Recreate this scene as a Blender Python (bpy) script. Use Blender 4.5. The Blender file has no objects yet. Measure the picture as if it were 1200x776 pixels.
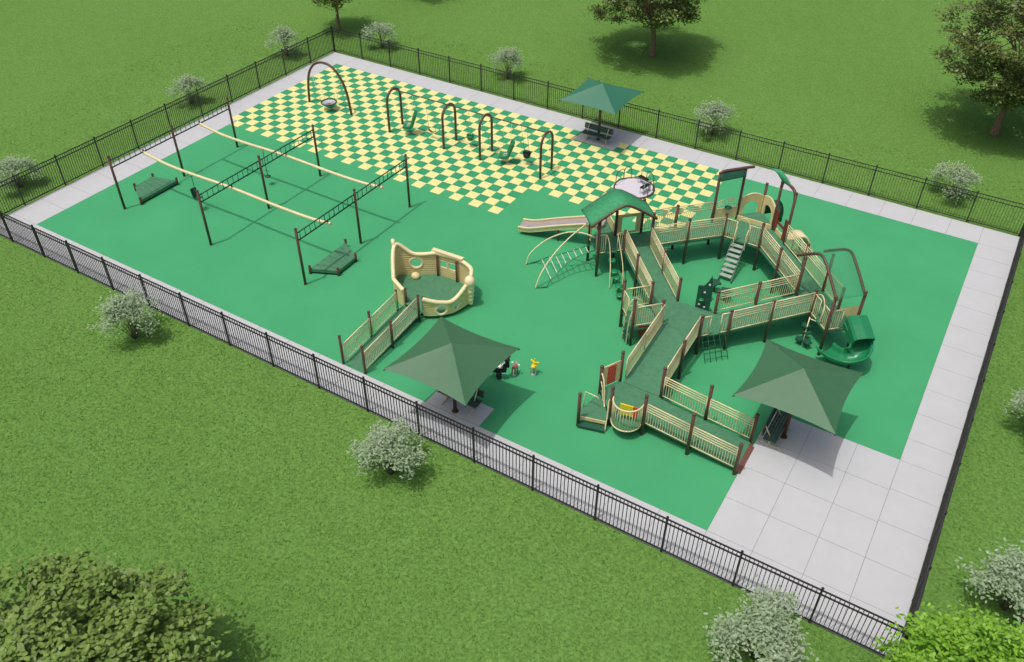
import bpy, bmesh, math, random
import numpy as np
from mathutils import Vector, Matrix

S = bpy.context.scene
R = math.radians

# ------------------------------------------------------------------ camera
def make_camera():
    f, yaw, pitch, roll = 1013.48, -0.549198538, 0.691431002, 0.00521514715
    cy, sy, cp, sp = math.cos(yaw), math.sin(yaw), math.cos(pitch), math.sin(pitch)
    fw = Vector((sy * cp, cy * cp, -sp)); rt = Vector((cy, -sy, 0)); up = rt.cross(fw)
    c, s = math.cos(roll), math.sin(roll)
    r2 = rt * c + up * s; u2 = up * c - rt * s
    cam = bpy.data.cameras.new('camera'); o = bpy.data.objects.new('camera', cam)
    S.collection.objects.link(o)
    cam.sensor_width = 36; cam.lens = 36 * f / 1200
    cam.clip_start = 0.1; cam.clip_end = 5000
    m = Matrix((r2, u2, -fw)).transposed().to_4x4()
    m.translation = (39.5428, -41.8216, 23.5005)
    o.matrix_world = m
    S.camera = o
make_camera()

# ------------------------------------------------------------------ light
SUN_ELEV = R(72.6); SUN_AZ = R(202.4)      # azimuth clockwise from +Y
w = bpy.data.worlds.new('World'); S.world = w; w.use_nodes = True
nt = w.node_tree; nt.nodes.clear()
sky = nt.nodes.new('ShaderNodeTexSky'); sky.sky_type = 'NISHITA'; sky.sun_disc = False
sky.sun_elevation = SUN_ELEV; sky.sun_rotation = SUN_AZ
sky.dust_density = 7.0; sky.ozone_density = 0.3; sky.air_density = 0.9
bg = nt.nodes.new('ShaderNodeBackground'); bg.inputs[1].default_value = 0.15
wo = nt.nodes.new('ShaderNodeOutputWorld')
nt.links.new(sky.outputs[0], bg.inputs[0]); nt.links.new(bg.outputs[0], wo.inputs[0])
sl = bpy.data.lights.new('sun', 'SUN'); sl.energy = 2.6; sl.angle = R(0.55); sl.color = (1, 0.968, 0.925)
so = bpy.data.objects.new('sun', sl); S.collection.objects.link(so)
sd = Vector((math.sin(SUN_AZ) * math.cos(SUN_ELEV), math.cos(SUN_AZ) * math.cos(SUN_ELEV), math.sin(SUN_ELEV)))
so.rotation_euler = sd.to_track_quat('Z', 'Y').to_euler(); so.location = (20, -20, 60)
S.view_settings.view_transform = 'Standard'; S.view_settings.look = 'None'
S.view_settings.exposure = -0.60; S.view_settings.gamma = 1

# ------------------------------------------------------------------ materials
def lin(r, g, b):
    f = lambda v: (v / 255 / 12.92) if v <= 10 else ((v / 255 + 0.055) / 1.055) ** 2.4
    return (f(r), f(g), f(b), 1)
M = {}
def mat(name, col, rough=0.55, var=0.0, scale=6.0, bump=0.0, bscale=40.0, metal=0.0, alpha=None, spec=0.4, col2=None, detail=4, trans=0.0):
    m = bpy.data.materials.new(name); m.use_nodes = True; M[name] = m
    t = m.node_tree; p = t.nodes['Principled BSDF']; out = t.nodes['Material Output']
    p.inputs['Roughness'].default_value = rough; p.inputs['Metallic'].default_value = metal
    p.inputs['Specular IOR Level'].default_value = spec
    p.inputs['Base Color'].default_value = col
    tc = t.nodes.new('ShaderNodeTexCoord')
    if var or col2:
        n = t.nodes.new('ShaderNodeTexNoise'); n.inputs['Scale'].default_value = scale; n.inputs['Detail'].default_value = detail
        n.inputs['Roughness'].default_value = 0.65
        t.links.new(tc.outputs['Object'], n.inputs['Vector'])
        cr = t.nodes.new('ShaderNodeValToRGB')
        c2 = col2 or tuple(min(1, v * (1 + var)) for v in col[:3]) + (1,)
        c1 = col if col2 else tuple(v * (1 - var) for v in col[:3]) + (1,)
        cr.color_ramp.elements[0].position = 0.32; cr.color_ramp.elements[1].position = 0.68
        cr.color_ramp.elements[0].color = c1; cr.color_ramp.elements[1].color = c2
        t.links.new(n.outputs['Fac'], cr.inputs[0]); t.links.new(cr.outputs[0], p.inputs['Base Color'])
    if bump:
        n2 = t.nodes.new('ShaderNodeTexNoise'); n2.inputs['Scale'].default_value = bscale; n2.inputs['Detail'].default_value = 3
        t.links.new(tc.outputs['Object'], n2.inputs['Vector'])
        b = t.nodes.new('ShaderNodeBump'); b.inputs['Strength'].default_value = bump; b.inputs['Distance'].default_value = 0.02
        t.links.new(n2.outputs['Fac'], b.inputs['Height']); t.links.new(b.outputs[0], p.inputs['Normal'])
    if alpha is not None:
        tr = t.nodes.new('ShaderNodeBsdfTransparent'); mx = t.nodes.new('ShaderNodeMixShader'); mx.inputs[0].default_value = alpha
        t.links.new(tr.outputs[0], mx.inputs[1]); t.links.new(p.outputs[0], mx.inputs[2]); t.links.new(mx.outputs[0], out.inputs[0])
    if trans:
        tl = t.nodes.new('ShaderNodeBsdfTranslucent'); mx = t.nodes.new('ShaderNodeMixShader'); mx.inputs[0].default_value = trans
        src = p.inputs['Base Color'].links
        if src: t.links.new(src[0].from_socket, tl.inputs[0])
        else: tl.inputs[0].default_value = col
        t.links.new(p.outputs[0], mx.inputs[1]); t.links.new(tl.outputs[0], mx.inputs[2]); t.links.new(mx.outputs[0], out.inputs[0])
    return m

mat('rubber_green', (0.062, 0.366, 0.158, 1), 0.85, var=0.05, scale=0.35, bump=0.15, bscale=60, spec=0.25)
mat('tile_green', (0.044, 0.318, 0.146, 1), 0.85, var=0.08, scale=2.2, bump=0.15, bscale=60, spec=0.2)
mat('tile_yellow', (0.79, 0.750, 0.325, 1), 0.85, var=0.06, scale=3, bump=0.15, bscale=60, spec=0.2)
mat('concrete', (0.525, 0.545, 0.565, 1), 0.9, var=0.03, scale=1.1, bump=0.12, bscale=50, spec=0.2, detail=8)
mat('joint', (0.24, 0.23, 0.24, 1), 0.95)
mat('fence_black', (0.032, 0.029, 0.032, 1), 0.45, var=0.2, scale=8)
mat('brown_metal', (0.122, 0.066, 0.047, 1), 0.42, var=0.12, scale=9)
mat('cream_metal', (0.80, 0.71, 0.42, 1), 0.4, var=0.06, scale=5)
mat('cream_plastic', (0.82, 0.69, 0.36, 1), 0.5, var=0.10, scale=4, bump=0.1, bscale=30)
mat('rail_cream', (0.82, 0.73, 0.43, 1), 0.4, var=0.05, scale=5)
mat('deck_green', (0.070, 0.225, 0.120, 1), 0.7, var=0.14, scale=5, bump=0.5, bscale=55)
mat('plastic_green', (0.018, 0.235, 0.095, 1), 0.28, var=0.08, scale=3, spec=0.5)
mat('dark_green', (0.018, 0.095, 0.055, 1), 0.5, var=0.2, scale=8)
mat('roof_green', (0.048, 0.32, 0.140, 1), 0.7, var=0.22, scale=7, detail=6)
mat('truss_green', (0.014, 0.070, 0.050, 1), 0.45, var=0.2, scale=8)
mat('red_plastic', (0.74, 0.055, 0.02, 1), 0.4, var=0.15, scale=12)
mat('oxblood', (0.20, 0.035, 0.026, 1), 0.45, var=0.15, scale=9)
mat('yellow_plastic', (0.85, 0.68, 0.03, 1), 0.4, var=0.08, scale=8)
mat('rim_cream', (0.90, 0.79, 0.47, 1), 0.42, var=0.05, scale=4)
mat('grey_slide', (0.37, 0.32, 0.34, 1), 0.42, var=0.08, scale=3)
mat('pale_disc', (0.66, 0.64, 0.70, 1), 0.45, var=0.04, scale=3)
mat('step_grey', (0.40, 0.47, 0.42, 1), 0.5, var=0.1, scale=8)
mat('white_plastic', (0.80, 0.80, 0.78, 1), 0.4, var=0.04, scale=6)
mat('black_plastic', (0.02, 0.02, 0.022, 1), 0.4, var=0.2, scale=6)
mat('chain', (0.30, 0.24, 0.17, 1), 0.4, metal=0.5, var=0.1)
mat('chain_cream', (0.75, 0.68, 0.42, 1), 0.45, var=0.1)
mat('canopy_fabric', (0.050, 0.165, 0.075, 1), 0.56, var=0.05, scale=3, bump=0.05, bscale=80, alpha=0.93, spec=0.72)
mat('canopy_teal', (0.026, 0.185, 0.105, 1), 0.56, var=0.05, scale=3, bump=0.05, bscale=80, alpha=0.90, spec=0.9)
mat('roof_sheet', (0.075, 0.36, 0.18, 1), 0.5, var=0.1, scale=6, alpha=0.26, spec=0.2)
mat('bench_pipe', (0.16, 0.17, 0.13, 1), 0.5, var=0.1)
mat('bench_green', (0.045, 0.105, 0.075, 1), 0.5, var=0.25, scale=30)
mat('kicker', (0.24, 0.105, 0.080, 1), 0.7, var=0.1, scale=6)
mat('mane_white', (0.85, 0.83, 0.78, 1), 0.5, var=0.05)
mat('saddle_rose', (0.42, 0.12, 0.12, 1), 0.5, var=0.2, scale=15)
mat('bark', (0.25, 0.175, 0.115, 1), 0.9, var=0.3, scale=10, bump=0.6, bscale=18)
mat('twig', (0.20, 0.19, 0.12, 1), 0.9, var=0.3, scale=10)
mat('leaf_dark', (0.070, 0.105, 0.026, 1), 0.38, col2=(0.265, 0.335, 0.095, 1), scale=3.6, trans=0.3, spec=0.6)
mat('leaf_olive', (0.080, 0.120, 0.028, 1), 0.38, col2=(0.285, 0.375, 0.110, 1), scale=3.6, trans=0.3, spec=0.6)
mat('leaf_mid', (0.110, 0.190, 0.035, 1), 0.5, col2=(0.290, 0.390, 0.095, 1), scale=3.2, trans=0.28, spec=0.3)
mat('leaf_fresh', (0.100, 0.170, 0.034, 1), 0.45, col2=(0.300, 0.450, 0.105, 1), scale=3.0, trans=0.28, spec=0.3)
mat('leaf_lime', (0.110, 0.300, 0.018, 1), 0.45, col2=(0.360, 0.640, 0.075, 1), scale=3.2, trans=0.3, spec=0.3)
mat('leaf_silver', (0.240, 0.350, 0.190, 1), 0.6, col2=(0.600, 0.715, 0.510, 1), scale=7.0, trans=0.4, spec=0.2)

def grass_mat():
    m = bpy.data.materials.new('lawn_grass'); m.use_nodes = True; M['lawn_grass'] = m
    t = m.node_tree; p = t.nodes['Principled BSDF']; p.inputs['Roughness'].default_value = 0.9
    p.inputs['Specular IOR Level'].default_value = 0.1
    tc = t.nodes.new('ShaderNodeTexCoord')
    def noise(scale, detail=4, rough=0.6):
        n = t.nodes.new('ShaderNodeTexNoise'); n.inputs['Scale'].default_value = scale
        n.inputs['Detail'].default_value = detail; n.inputs['Roughness'].default_value = rough
        t.links.new(tc.outputs['Object'], n.inputs['Vector']); return n
    big = noise(0.05, 3); mid = noise(0.9, 4); fine = noise(9.0, 6, 0.75)
    def ramp(src, a, b, p0=0.3, p1=0.7):
        r = t.nodes.new('ShaderNodeValToRGB'); r.color_ramp.elements[0].color = a; r.color_ramp.elements[1].color = b
        r.color_ramp.elements[0].position = p0; r.color_ramp.elements[1].position = p1
        t.links.new(src.outputs['Fac'], r.inputs[0]); return r
    c1 = ramp(fine, (0.094, 0.202, 0.040, 1), (0.172, 0.336, 0.077, 1), 0.38, 0.64)
    c2 = ramp(mid, (0.96, 0.97, 0.95, 1), (1.04, 1.03, 1.04, 1))
    c3 = ramp(big, (0.93, 0.95, 0.90, 1), (1.06, 1.05, 1.06, 1))
    def mul(a, b):
        x = t.nodes.new('ShaderNodeMix'); x.data_type = 'RGBA'; x.blend_type = 'MULTIPLY'; x.inputs[0].default_value = 1
        t.links.new(a, x.inputs[6]); t.links.new(b, x.inputs[7]); return x.outputs[2]
    t.links.new(mul(mul(c1.outputs[0], c2.outputs[0]), c3.outputs[0]), p.inputs['Base Color'])
    b = t.nodes.new('ShaderNodeBump'); b.inputs['Strength'].default_value = 0.6; b.inputs['Distance'].default_value = 0.09
    n4 = noise(7.0, 6, 0.7); t.links.new(n4.outputs['Fac'], b.inputs['Height']); t.links.new(b.outputs[0], p.inputs['Normal'])
grass_mat()

def plank_mat(name, col, axis, freq):
    """moulded plastic with shallow board grooves as fine relief"""
    m = bpy.data.materials.new(name); m.use_nodes = True; M[name] = m
    t = m.node_tree; p = t.nodes['Principled BSDF']; p.inputs['Roughness'].default_value = 0.5
    tc = t.nodes.new('ShaderNodeTexCoord'); wv = t.nodes.new('ShaderNodeTexWave'); wv.wave_type = 'BANDS'; wv.bands_direction = axis
    wv.inputs['Scale'].default_value = freq; wv.inputs['Distortion'].default_value = 0.4
    t.links.new(tc.outputs['Object'], wv.inputs['Vector'])
    n = t.nodes.new('ShaderNodeTexNoise'); n.inputs['Scale'].default_value = 4
    t.links.new(tc.outputs['Object'], n.inputs['Vector'])
    r = t.nodes.new('ShaderNodeValToRGB'); r.color_ramp.elements[0].color = tuple(v * .88 for v in col[:3]) + (1,); r.color_ramp.elements[1].color = col
    t.links.new(n.outputs['Fac'], r.inputs[0]); t.links.new(r.outputs[0], p.inputs['Base Color'])
    b = t.nodes.new('ShaderNodeBump'); b.inputs['Strength'].default_value = 0.5; b.inputs['Distance'].default_value = 0.03
    t.links.new(wv.outputs['Fac'], b.inputs['Height']); t.links.new(b.outputs[0], p.inputs['Normal'])
plank_mat('ship_cream', (0.84, 0.69, 0.34, 1), 'Z', 2.6)

# ------------------------------------------------------------------ builders
C = S.collection
ORG = {}
def thing(name, label, cat, loc=(0, 0, 0), group=None, local=False, kind=None):
    o = bpy.data.objects.new(name, None); C.objects.link(o)
    o.empty_display_size = 0.2
    if kind: o['kind'] = kind
    else:
        o['label'] = label; o['category'] = cat
    if group: o['group'] = group
    if not local: o.location = loc
    ORG[o.name] = Vector((0, 0, 0)) if local else Vector(loc)
    return o
def root_of(o):
    while o.parent: o = o.parent
    return o
def copy_tree(o, parent=None):
    c = o.copy(); C.objects.link(c)
    if parent: c.parent = parent
    for ch in list(o.children): copy_tree(ch, c)
    return c

class MB:
    def __init__(s): s.v = []; s.f = []; s.sm = []
    def add(s, vs, fs, smooth=False):
        b = len(s.v); s.v += [Vector(v) for v in vs]
        for f in fs: s.f.append([i + b for i in f]); s.sm.append(smooth)
        return s
    def box(s, c, d, rz=0.0, mtx=None):
        x, y, z = d[0] / 2, d[1] / 2, d[2] / 2
        vs = [Vector((a * x, b * y, e * z)) for a in (-1, 1) for b in (-1, 1) for e in (-1, 1)]
        m = mtx or Matrix.Rotation(rz, 3, 'Z')
        vs = [m @ v + Vector(c) for v in vs]
        return s.add(vs, [(0, 1, 3, 2), (4, 6, 7, 5), (0, 4, 5, 1), (2, 3, 7, 6), (0, 2, 6, 4), (1, 5, 7, 3)])
    def beam(s, a, b, wd, ht, up=(0, 0, 1)):
        a, b = Vector(a), Vector(b); x = (b - a); L = x.length; x.normalize()
        z = Vector(up); y = z.cross(x)
        if y.length < 1e-5: y = Vector((0, 1, 0)).cross(x)
        y.normalize(); z = x.cross(y)
        return s.box((a + b) / 2, (L, wd, ht), mtx=Matrix((x, y, z)).transposed())
    def tube(s, pts, r, n=8, caps=True, closed=False):
        pts = [Vector(p) for p in pts]; k = len(pts)
        rs = r if isinstance(r, (list, tuple)) else [r] * k
        vs = []; prev = None
        for i, p in enumerate(pts):
            if closed: t = pts[(i + 1) % k] - pts[i - 1]
            else: t = pts[min(i + 1, k - 1)] - pts[max(i - 1, 0)]
            t.normalize()
            if prev is None:
                a = Vector((0, 0, 1)) if abs(t.z) < 0.9 else Vector((1, 0, 0))
                u = t.cross(a).normalized()
            else:
                u = prev - t * prev.dot(t)
                u = u.normalized() if u.length > 1e-6 else t.orthogonal().normalized()
            prev = u; q = t.cross(u)
            for j in range(n):
                g = 2 * math.pi * j / n
                vs.append(p + (u * math.cos(g) + q * math.sin(g)) * rs[i])
        fs = []
        for i in range(k if closed else k - 1):
            i2 = (i + 1) % k
            for j in range(n): fs.append((i * n + j, i * n + (j + 1) % n, i2 * n + (j + 1) % n, i2 * n + j))
        s.add(vs, fs, True)
        if caps and not closed:
            b = len(s.v) - len(vs)
            s.f.append([b + j for j in reversed(range(n))]); s.sm.append(False)
            s.f.append([b + (k - 1) * n + j for j in range(n)]); s.sm.append(False)
        return s
    def lathe(s, prof, c=(0, 0, 0), n=24, smooth=True):
        vs = []; c = Vector(c)
        for r, z in prof:
            for j in range(n):
                g = 2 * math.pi * j / n; vs.append(c + Vector((r * math.cos(g), r * math.sin(g), z)))
        fs = []
        for i in range(len(prof) - 1):
            for j in range(n): fs.append((i * n + j, i * n + (j + 1) % n, (i + 1) * n + (j + 1) % n, (i + 1) * n + j))
        fs.append(tuple(reversed(range(n)))); fs.append(tuple((len(prof) - 1) * n + j for j in range(n)))
        return s.add(vs, fs, smooth)
    def ball(s, c, r, n=10, k=6):
        rx, ry, rz = r if isinstance(r, (tuple, list)) else (r, r, r)
        vs = []; c = Vector(c)
        for i in range(1, k):
            a = math.pi * i / k
            for j in range(n):
                g = 2 * math.pi * j / n
                vs.append(c + Vector((rx * math.sin(a) * math.cos(g), ry * math.sin(a) * math.sin(g), rz * math.cos(a))))
        t = len(vs); vs += [c + Vector((0, 0, rz)), c - Vector((0, 0, rz))]
        fs = []
        for i in range(k - 2):
            for j in range(n): fs.append((i * n + j, (i + 1) * n + j, (i + 1) * n + (j + 1) % n, i * n + (j + 1) % n))
        for j in range(n):
            fs.append((t, j, (j + 1) % n)); fs.append((t + 1, (k - 2) * n + (j + 1) % n, (k - 2) * n + j))
        return s.add(vs, fs, True)
    def prism(s, poly, z0, z1):
        """polygon (x,y) counter-clockwise between z0 and z1; z may be lists per vertex"""
        n = len(poly)
        za = z0 if isinstance(z0, (list, tuple)) else [z0] * n
        zb = z1 if isinstance(z1, (list, tuple)) else [z1] * n
        vs = [(p[0], p[1], za[i]) for i, p in enumerate(poly)] + [(p[0], p[1], zb[i]) for i, p in enumerate(poly)]
        fs = [tuple(reversed(range(n))), tuple(range(n, 2 * n))]
        for i in range(n): fs.append((i, (i + 1) % n, n + (i + 1) % n, n + i))
        return s.add(vs, fs)
    def sweep(s, prof, path, closed_prof=False, smooth=True, up=(0, 0, 1)):
        """profile of (side, height) swept along path"""
        path = [Vector(p) for p in path]; n = len(prof); vs = []
        for i, p in enumerate(path):
            t = path[min(i + 1, len(path) - 1)] - path[max(i - 1, 0)]
            sd_ = t.cross(Vector(up)).normalized(); u = sd_.cross(t).normalized()
            for a, b in prof: vs.append(p + sd_ * a + u * b)
        fs = []
        m = n if closed_prof else n - 1
        for i in range(len(path) - 1):
            for j in range(m): fs.append((i * n + j, i * n + (j + 1) % n, (i + 1) * n + (j + 1) % n, (i + 1) * n + j))
        if closed_prof:
            fs.append(tuple(reversed(range(n)))); fs.append(tuple((len(path) - 1) * n + j for j in range(n)))
        return s.add(vs, fs, smooth)
    def build(s, name, material, parent=None, label=None, kind=None, solid=0.0, bevel=0.0):
        me = bpy.data.meshes.new(name)
        o_ = ORG.get(root_of(parent).name, Vector()) if parent else Vector()
        me.from_pydata([tuple(v - o_) for v in s.v], [], s.f)
        me.materials.append(M[material])
        me.polygons.foreach_set('use_smooth', s.sm)
        me.update()
        o = bpy.data.objects.new(name, me); C.objects.link(o)
        if parent: o.parent = parent
        if label: o['label'] = label
        if kind: o['kind'] = kind
        if solid:
            md = o.modifiers.new('thickness', 'SOLIDIFY'); md.thickness = solid; md.offset = 0
        if bevel:
            md = o.modifiers.new('bevel', 'BEVEL'); md.width = bevel; md.segments = 2; md.limit_method = 'ANGLE'
        return o

def clone(o, parent=None, loc=None):
    c = o.copy(); C.objects.link(c)
    c.parent = parent
    if loc is not None: c.location = loc
    return c
def spline(pts, n=8):
    pts = [Vector(p) for p in pts]; out = []
    for i in range(len(pts) - 1):
        p0 = pts[max(i - 1, 0)]; p1 = pts[i]; p2 = pts[i + 1]; p3 = pts[min(i + 2, len(pts) - 1)]
        for k in range(n):
            t = k / n
            out.append(0.5 * ((2 * p1) + (p2 - p0) * t + (2 * p0 - 5 * p1 + 4 * p2 - p3) * t * t + (3 * p1 - p0 - 3 * p2 + p3) * t ** 3))
    out.append(pts[-1]); return out
def V2(p, z): return Vector((p[0], p[1], z))
def mix(a, b, t): return tuple(a[i] + (b[i] - a[i]) * t for i in range(len(a)))

# ------------------------------------------------------------------ ground
g = MB(); g.add([(-900, -900, -0.03), (900, -900, -0.03), (900, 900, -0.03), (-900, 900, -0.03)], [(0, 1, 2, 3)])
g.build('lawn', 'lawn_grass', kind='structure')

X0, X1, Y0, Y1 = 0.225, 40.485, -23.05, 0.14           # rubber area
XP, YP = 35.72, -16.40                                  # notch of the entrance patio
PX0, PX1, PY0, PY1 = -1.80, 42.14, -24.605, 1.80       # outer edge of the pavement

rub = thing('rubber_surface', None, None, (20, -10, 0), kind='structure')
b = MB(); b.prism([(X0, Y0), (XP, Y0), (XP, YP), (X1, YP), (X1, Y1), (X0, Y1)], -0.025, 0.0)
b.build('rubber_base', 'rubber_green', rub)

TW = 0.6096
tile_spots = []
for j in range(0, 17):
    for k in range(0, 46):
        if (k + j) % 2 == 0: continue
        if j >= 12 and k > 31: continue
        x, y = k * TW, -j * TW
        if j in (11, 12) and k > 31 and j == 12: continue
        if 18.45 < x < 21.2 and y > -0.95: continue
        if j == 0 and k == 0: continue
        tile_spots.append((j, k, x, y))
tile_spots.sort(key=lambda t: -(t[0] * 1.0 + t[1] * 0.35))
tm = MB(); tm.box((0, 0, 0.002), (0.603, 0.603, 0.006))
t0 = tm.build('rubber_tile', 'tile_yellow')
for i, (j, k, x, y) in enumerate(tile_spots[:299]):
    o = t0 if i == 0 else clone(t0)
    o.parent = rub; o.location = Vector((x, y, 0)) - ORG[rub.name]
if len(tile_spots) > 299:
    b = MB()
    for (j, k, x, y) in tile_spots[299:]: b.box((x, y, 0.002), (0.603, 0.603, 0.006))
    b.build('rubber_tile', 'tile_yellow', rub, kind='stuff')

b = MB()
for j in range(0, 16):
    for k in range(0, 46):
        if (k + j) % 2: continue
        if k > 31 and j > 10: continue
        if 18.45 < k * TW < 21.2 and j < 2: continue
        b.box((k * TW, -j * TW, 0.0015), (0.603, 0.603, 0.005))
b.build('rubber_tile', 'tile_green', rub, label='darker green rubber tiles between the yellow ones', kind='stuff')

pav = thing('pavement', None, None, (20, -24, 0), kind='structure')
b = MB()
for (a, c, d, e) in ((PX0, PX1, Y1 + .002, PY1), (PX0, X0 - .002, PY0, Y1), (X1 + .002, PX1, PY0, Y1), (X0, X1, PY0, Y0 - .002), (XP + .002, X1, Y0, YP - .002)):
    b.box(((a + c) / 2, (d + e) / 2, -0.02), (c - a, e - d, 0.016))
b.build('joint_bed', 'joint', pav)
rs = random.Random(4)
def slab(x0, x1, y0, y1):
    gq = 0.007
    m = MB(); m.box(((x0 + x1) / 2, (y0 + y1) / 2, -0.006 + rs.uniform(0, .002)), (x1 - x0 - 2 * gq, y1 - y0 - 2 * gq, 0.012))
    m.build('concrete_slab', 'concrete', pav)
bx = [PX0, X0] + [X0 + (XP - X0) * i / 21 for i in range(1, 21)] + [XP, 37.29, 38.97, X1, PX1]
for i in range(len(bx) - 1): slab(bx[i], bx[i + 1], Y1, PY1)
ly = [Y0 + (Y1 - Y0) * i / 14 for i in range(15)]
for i in range(14): slab(PX0, X0, ly[i], ly[i + 1])
ry = [Y0, -21.35, -19.58, -17.96, YP, -15.14, -13.6, -12.0, -10.4, -8.8, -7.2, -5.6, -4.0, -2.4, -1.1, Y1]
for i in range(len(ry) - 1): slab(X1, PX1, ry[i], ry[i + 1])
px = [XP, 37.29, 38.97, X1]; py = [Y0, -21.35, -19.68, -18.04, YP]
for i in range(3):
    for j in range(4): slab(px[i], px[i + 1], py[j], py[j + 1])
for i in range(len(bx) - 1): slab(bx[i], bx[i + 1], PY0, Y0)
m = MB(); m.box((25.38, -22.50, 0.001), (2.46, 1.08, 0.010)); m.build('bench_pad', 'concrete', pav)
m = MB(); m.box((19.86, -0.335, 0.001), (2.56, 0.94, 0.010)); m.build('bench_pad', 'concrete', pav)

# short grass blades over the lawn in view (nobody could count them)
def grass():
    rng = np.random.default_rng(9); P = []
    for (x0, x1, y0, y1, dens) in ((8, 50, -40, -24.72, 85), (42.3, 58, -24.7, 6, 45), (-16, 8, -33, -24.72, 45), (-12, -2.0, -30, 4, 22), (-2.0, 42.2, 2.0, 8, 22)):
        n = int((x1 - x0) * (y1 - y0) * dens); P.append(np.stack([rng.uniform(x0, x1, n), rng.uniform(y0, y1, n)], 1))
    P = np.concatenate(P); n = len(P)
    far = np.clip((P[:, 1] + 25) / 45, 0, 1); h = rng.uniform(.035, .075, n) * (1 + .3 * far); wd = rng.uniform(.014, .027, n) * (1 + .5 * far)
    a = rng.uniform(0, 2 * math.pi, n); lean = rng.uniform(.8, 2.2, n) * h; la = rng.uniform(0, 2 * math.pi, n)
    v = np.empty((n, 3, 3)); v[:, :, 2] = -.035
    v[:, 0, :2] = P - np.stack([np.cos(a), np.sin(a)], 1) * wd[:, None]; v[:, 1, :2] = P + np.stack([np.cos(a), np.sin(a)], 1) * wd[:, None]
    v[:, 2, :2] = P + np.stack([np.cos(la), np.sin(la)], 1) * lean[:, None]; v[:, 2, 2] = -.03 + h
    me = bpy.data.meshes.new('grass'); me.vertices.add(n * 3); me.vertices.foreach_set('co', v.reshape(-1))
    me.loops.add(n * 3); me.loops.foreach_set('vertex_index', np.arange(n * 3, dtype=np.int32))
    me.polygons.add(n); me.polygons.foreach_set('loop_start', np.arange(0, n * 3, 3, dtype=np.int32)); me.polygons.foreach_set('loop_total', np.full(n, 3, dtype=np.int32))
    me.update(calc_edges=True); me.materials.append(M['grass_blade'])
    o = bpy.data.objects.new('grass', me); C.objects.link(o); o['kind'] = 'stuff'
    o['label'] = 'short mown green grass of the lawn around the fence'; o['category'] = 'grass'
    print('grass blades', n)
mat('grass_blade', (0.117, 0.238, 0.048, 1), 0.7, col2=(0.184, 0.348, 0.082, 1), scale=6.0, trans=0.3, spec=0.15)
grass()

# ------------------------------------------------------------------ fences
def fence(label, a, b_, individual, pw=.024, rw=.042):
    a = Vector((a[0], a[1], 0)); b_ = Vector((b_[0], b_[1], 0)); d = b_ - a; L = d.length; d.normalize()
    t = thing('metal_fence', label, 'fence', (a + b_) / 2)
    npan = round(L / 2.44); sp = L / npan
    pm = MB(); pm.box((0, 0, 0.875), (0.065, 0.065, 1.75)); pm.lathe([(0.05, 1.75), (0.045, 1.77), (0.012, 1.80)], n=6, smooth=False)
    p0 = None; org = ORG[t.name]
    for i in range(npan + 1):
        if p0 is None:
            p0 = pm.build('post', 'fence_black'); o = p0
        else: o = clone(p0)
        o.parent = t; o.location = a + d * sp * i - org
    up = Vector((0, 0, 1))
    for z in (1.66, 1.46, 0.10):
        r = MB(); r.beam(a + up * z, b_ + up * z, rw, rw); r.build('rail', 'fence_black', t)
    spots = []
    for i in range(npan):
        for q in range(1, 18): spots.append(a + d * (sp * i + sp * q / 18))
    km = MB(); km.box((0, 0, 0.86), (0.024, 0.024, 1.585)); 
    if individual:
        # the 299 that show largest, the others joined
        spots.sort(key=lambda p: (p - Vector((39.5, -41.8, 0))).length)
        k0 = None
        for p in spots[:299]:
            if k0 is None: k0 = km.build('picket', 'fence_black'); o = k0
            else: o = clone(k0)
            o.parent = t; o.location = p - org
        rest = spots[299:]
    else: rest = spots
    if rest:
        m = MB()
        for p in rest: m.box((p.x, p.y, 0.86), (pw, pw, 1.585))
        m.build('picket', 'fence_black', t, kind='stuff')
    return t
FX0, FX1, FY0, FY1 = -1.9, 42.16, -24.62, 1.92
fence('black metal picket fence along the near side, in front of the pale pavement strip', (FX0 + .07, FY0), (FX1 - .07, FY0), True)
fence('black metal picket fence along the far side of the playground behind the square shade', (FX0 + .07, FY1), (FX1 - .07, FY1), False, .017, .034)
fence('black metal picket fence along the left side behind the zip track posts', (FX0, FY0), (FX0, FY1), True)
fence('black metal picket fence seen end-on along the right side beside the patio', (FX1, FY0), (FX1, FY1), False)

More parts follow.
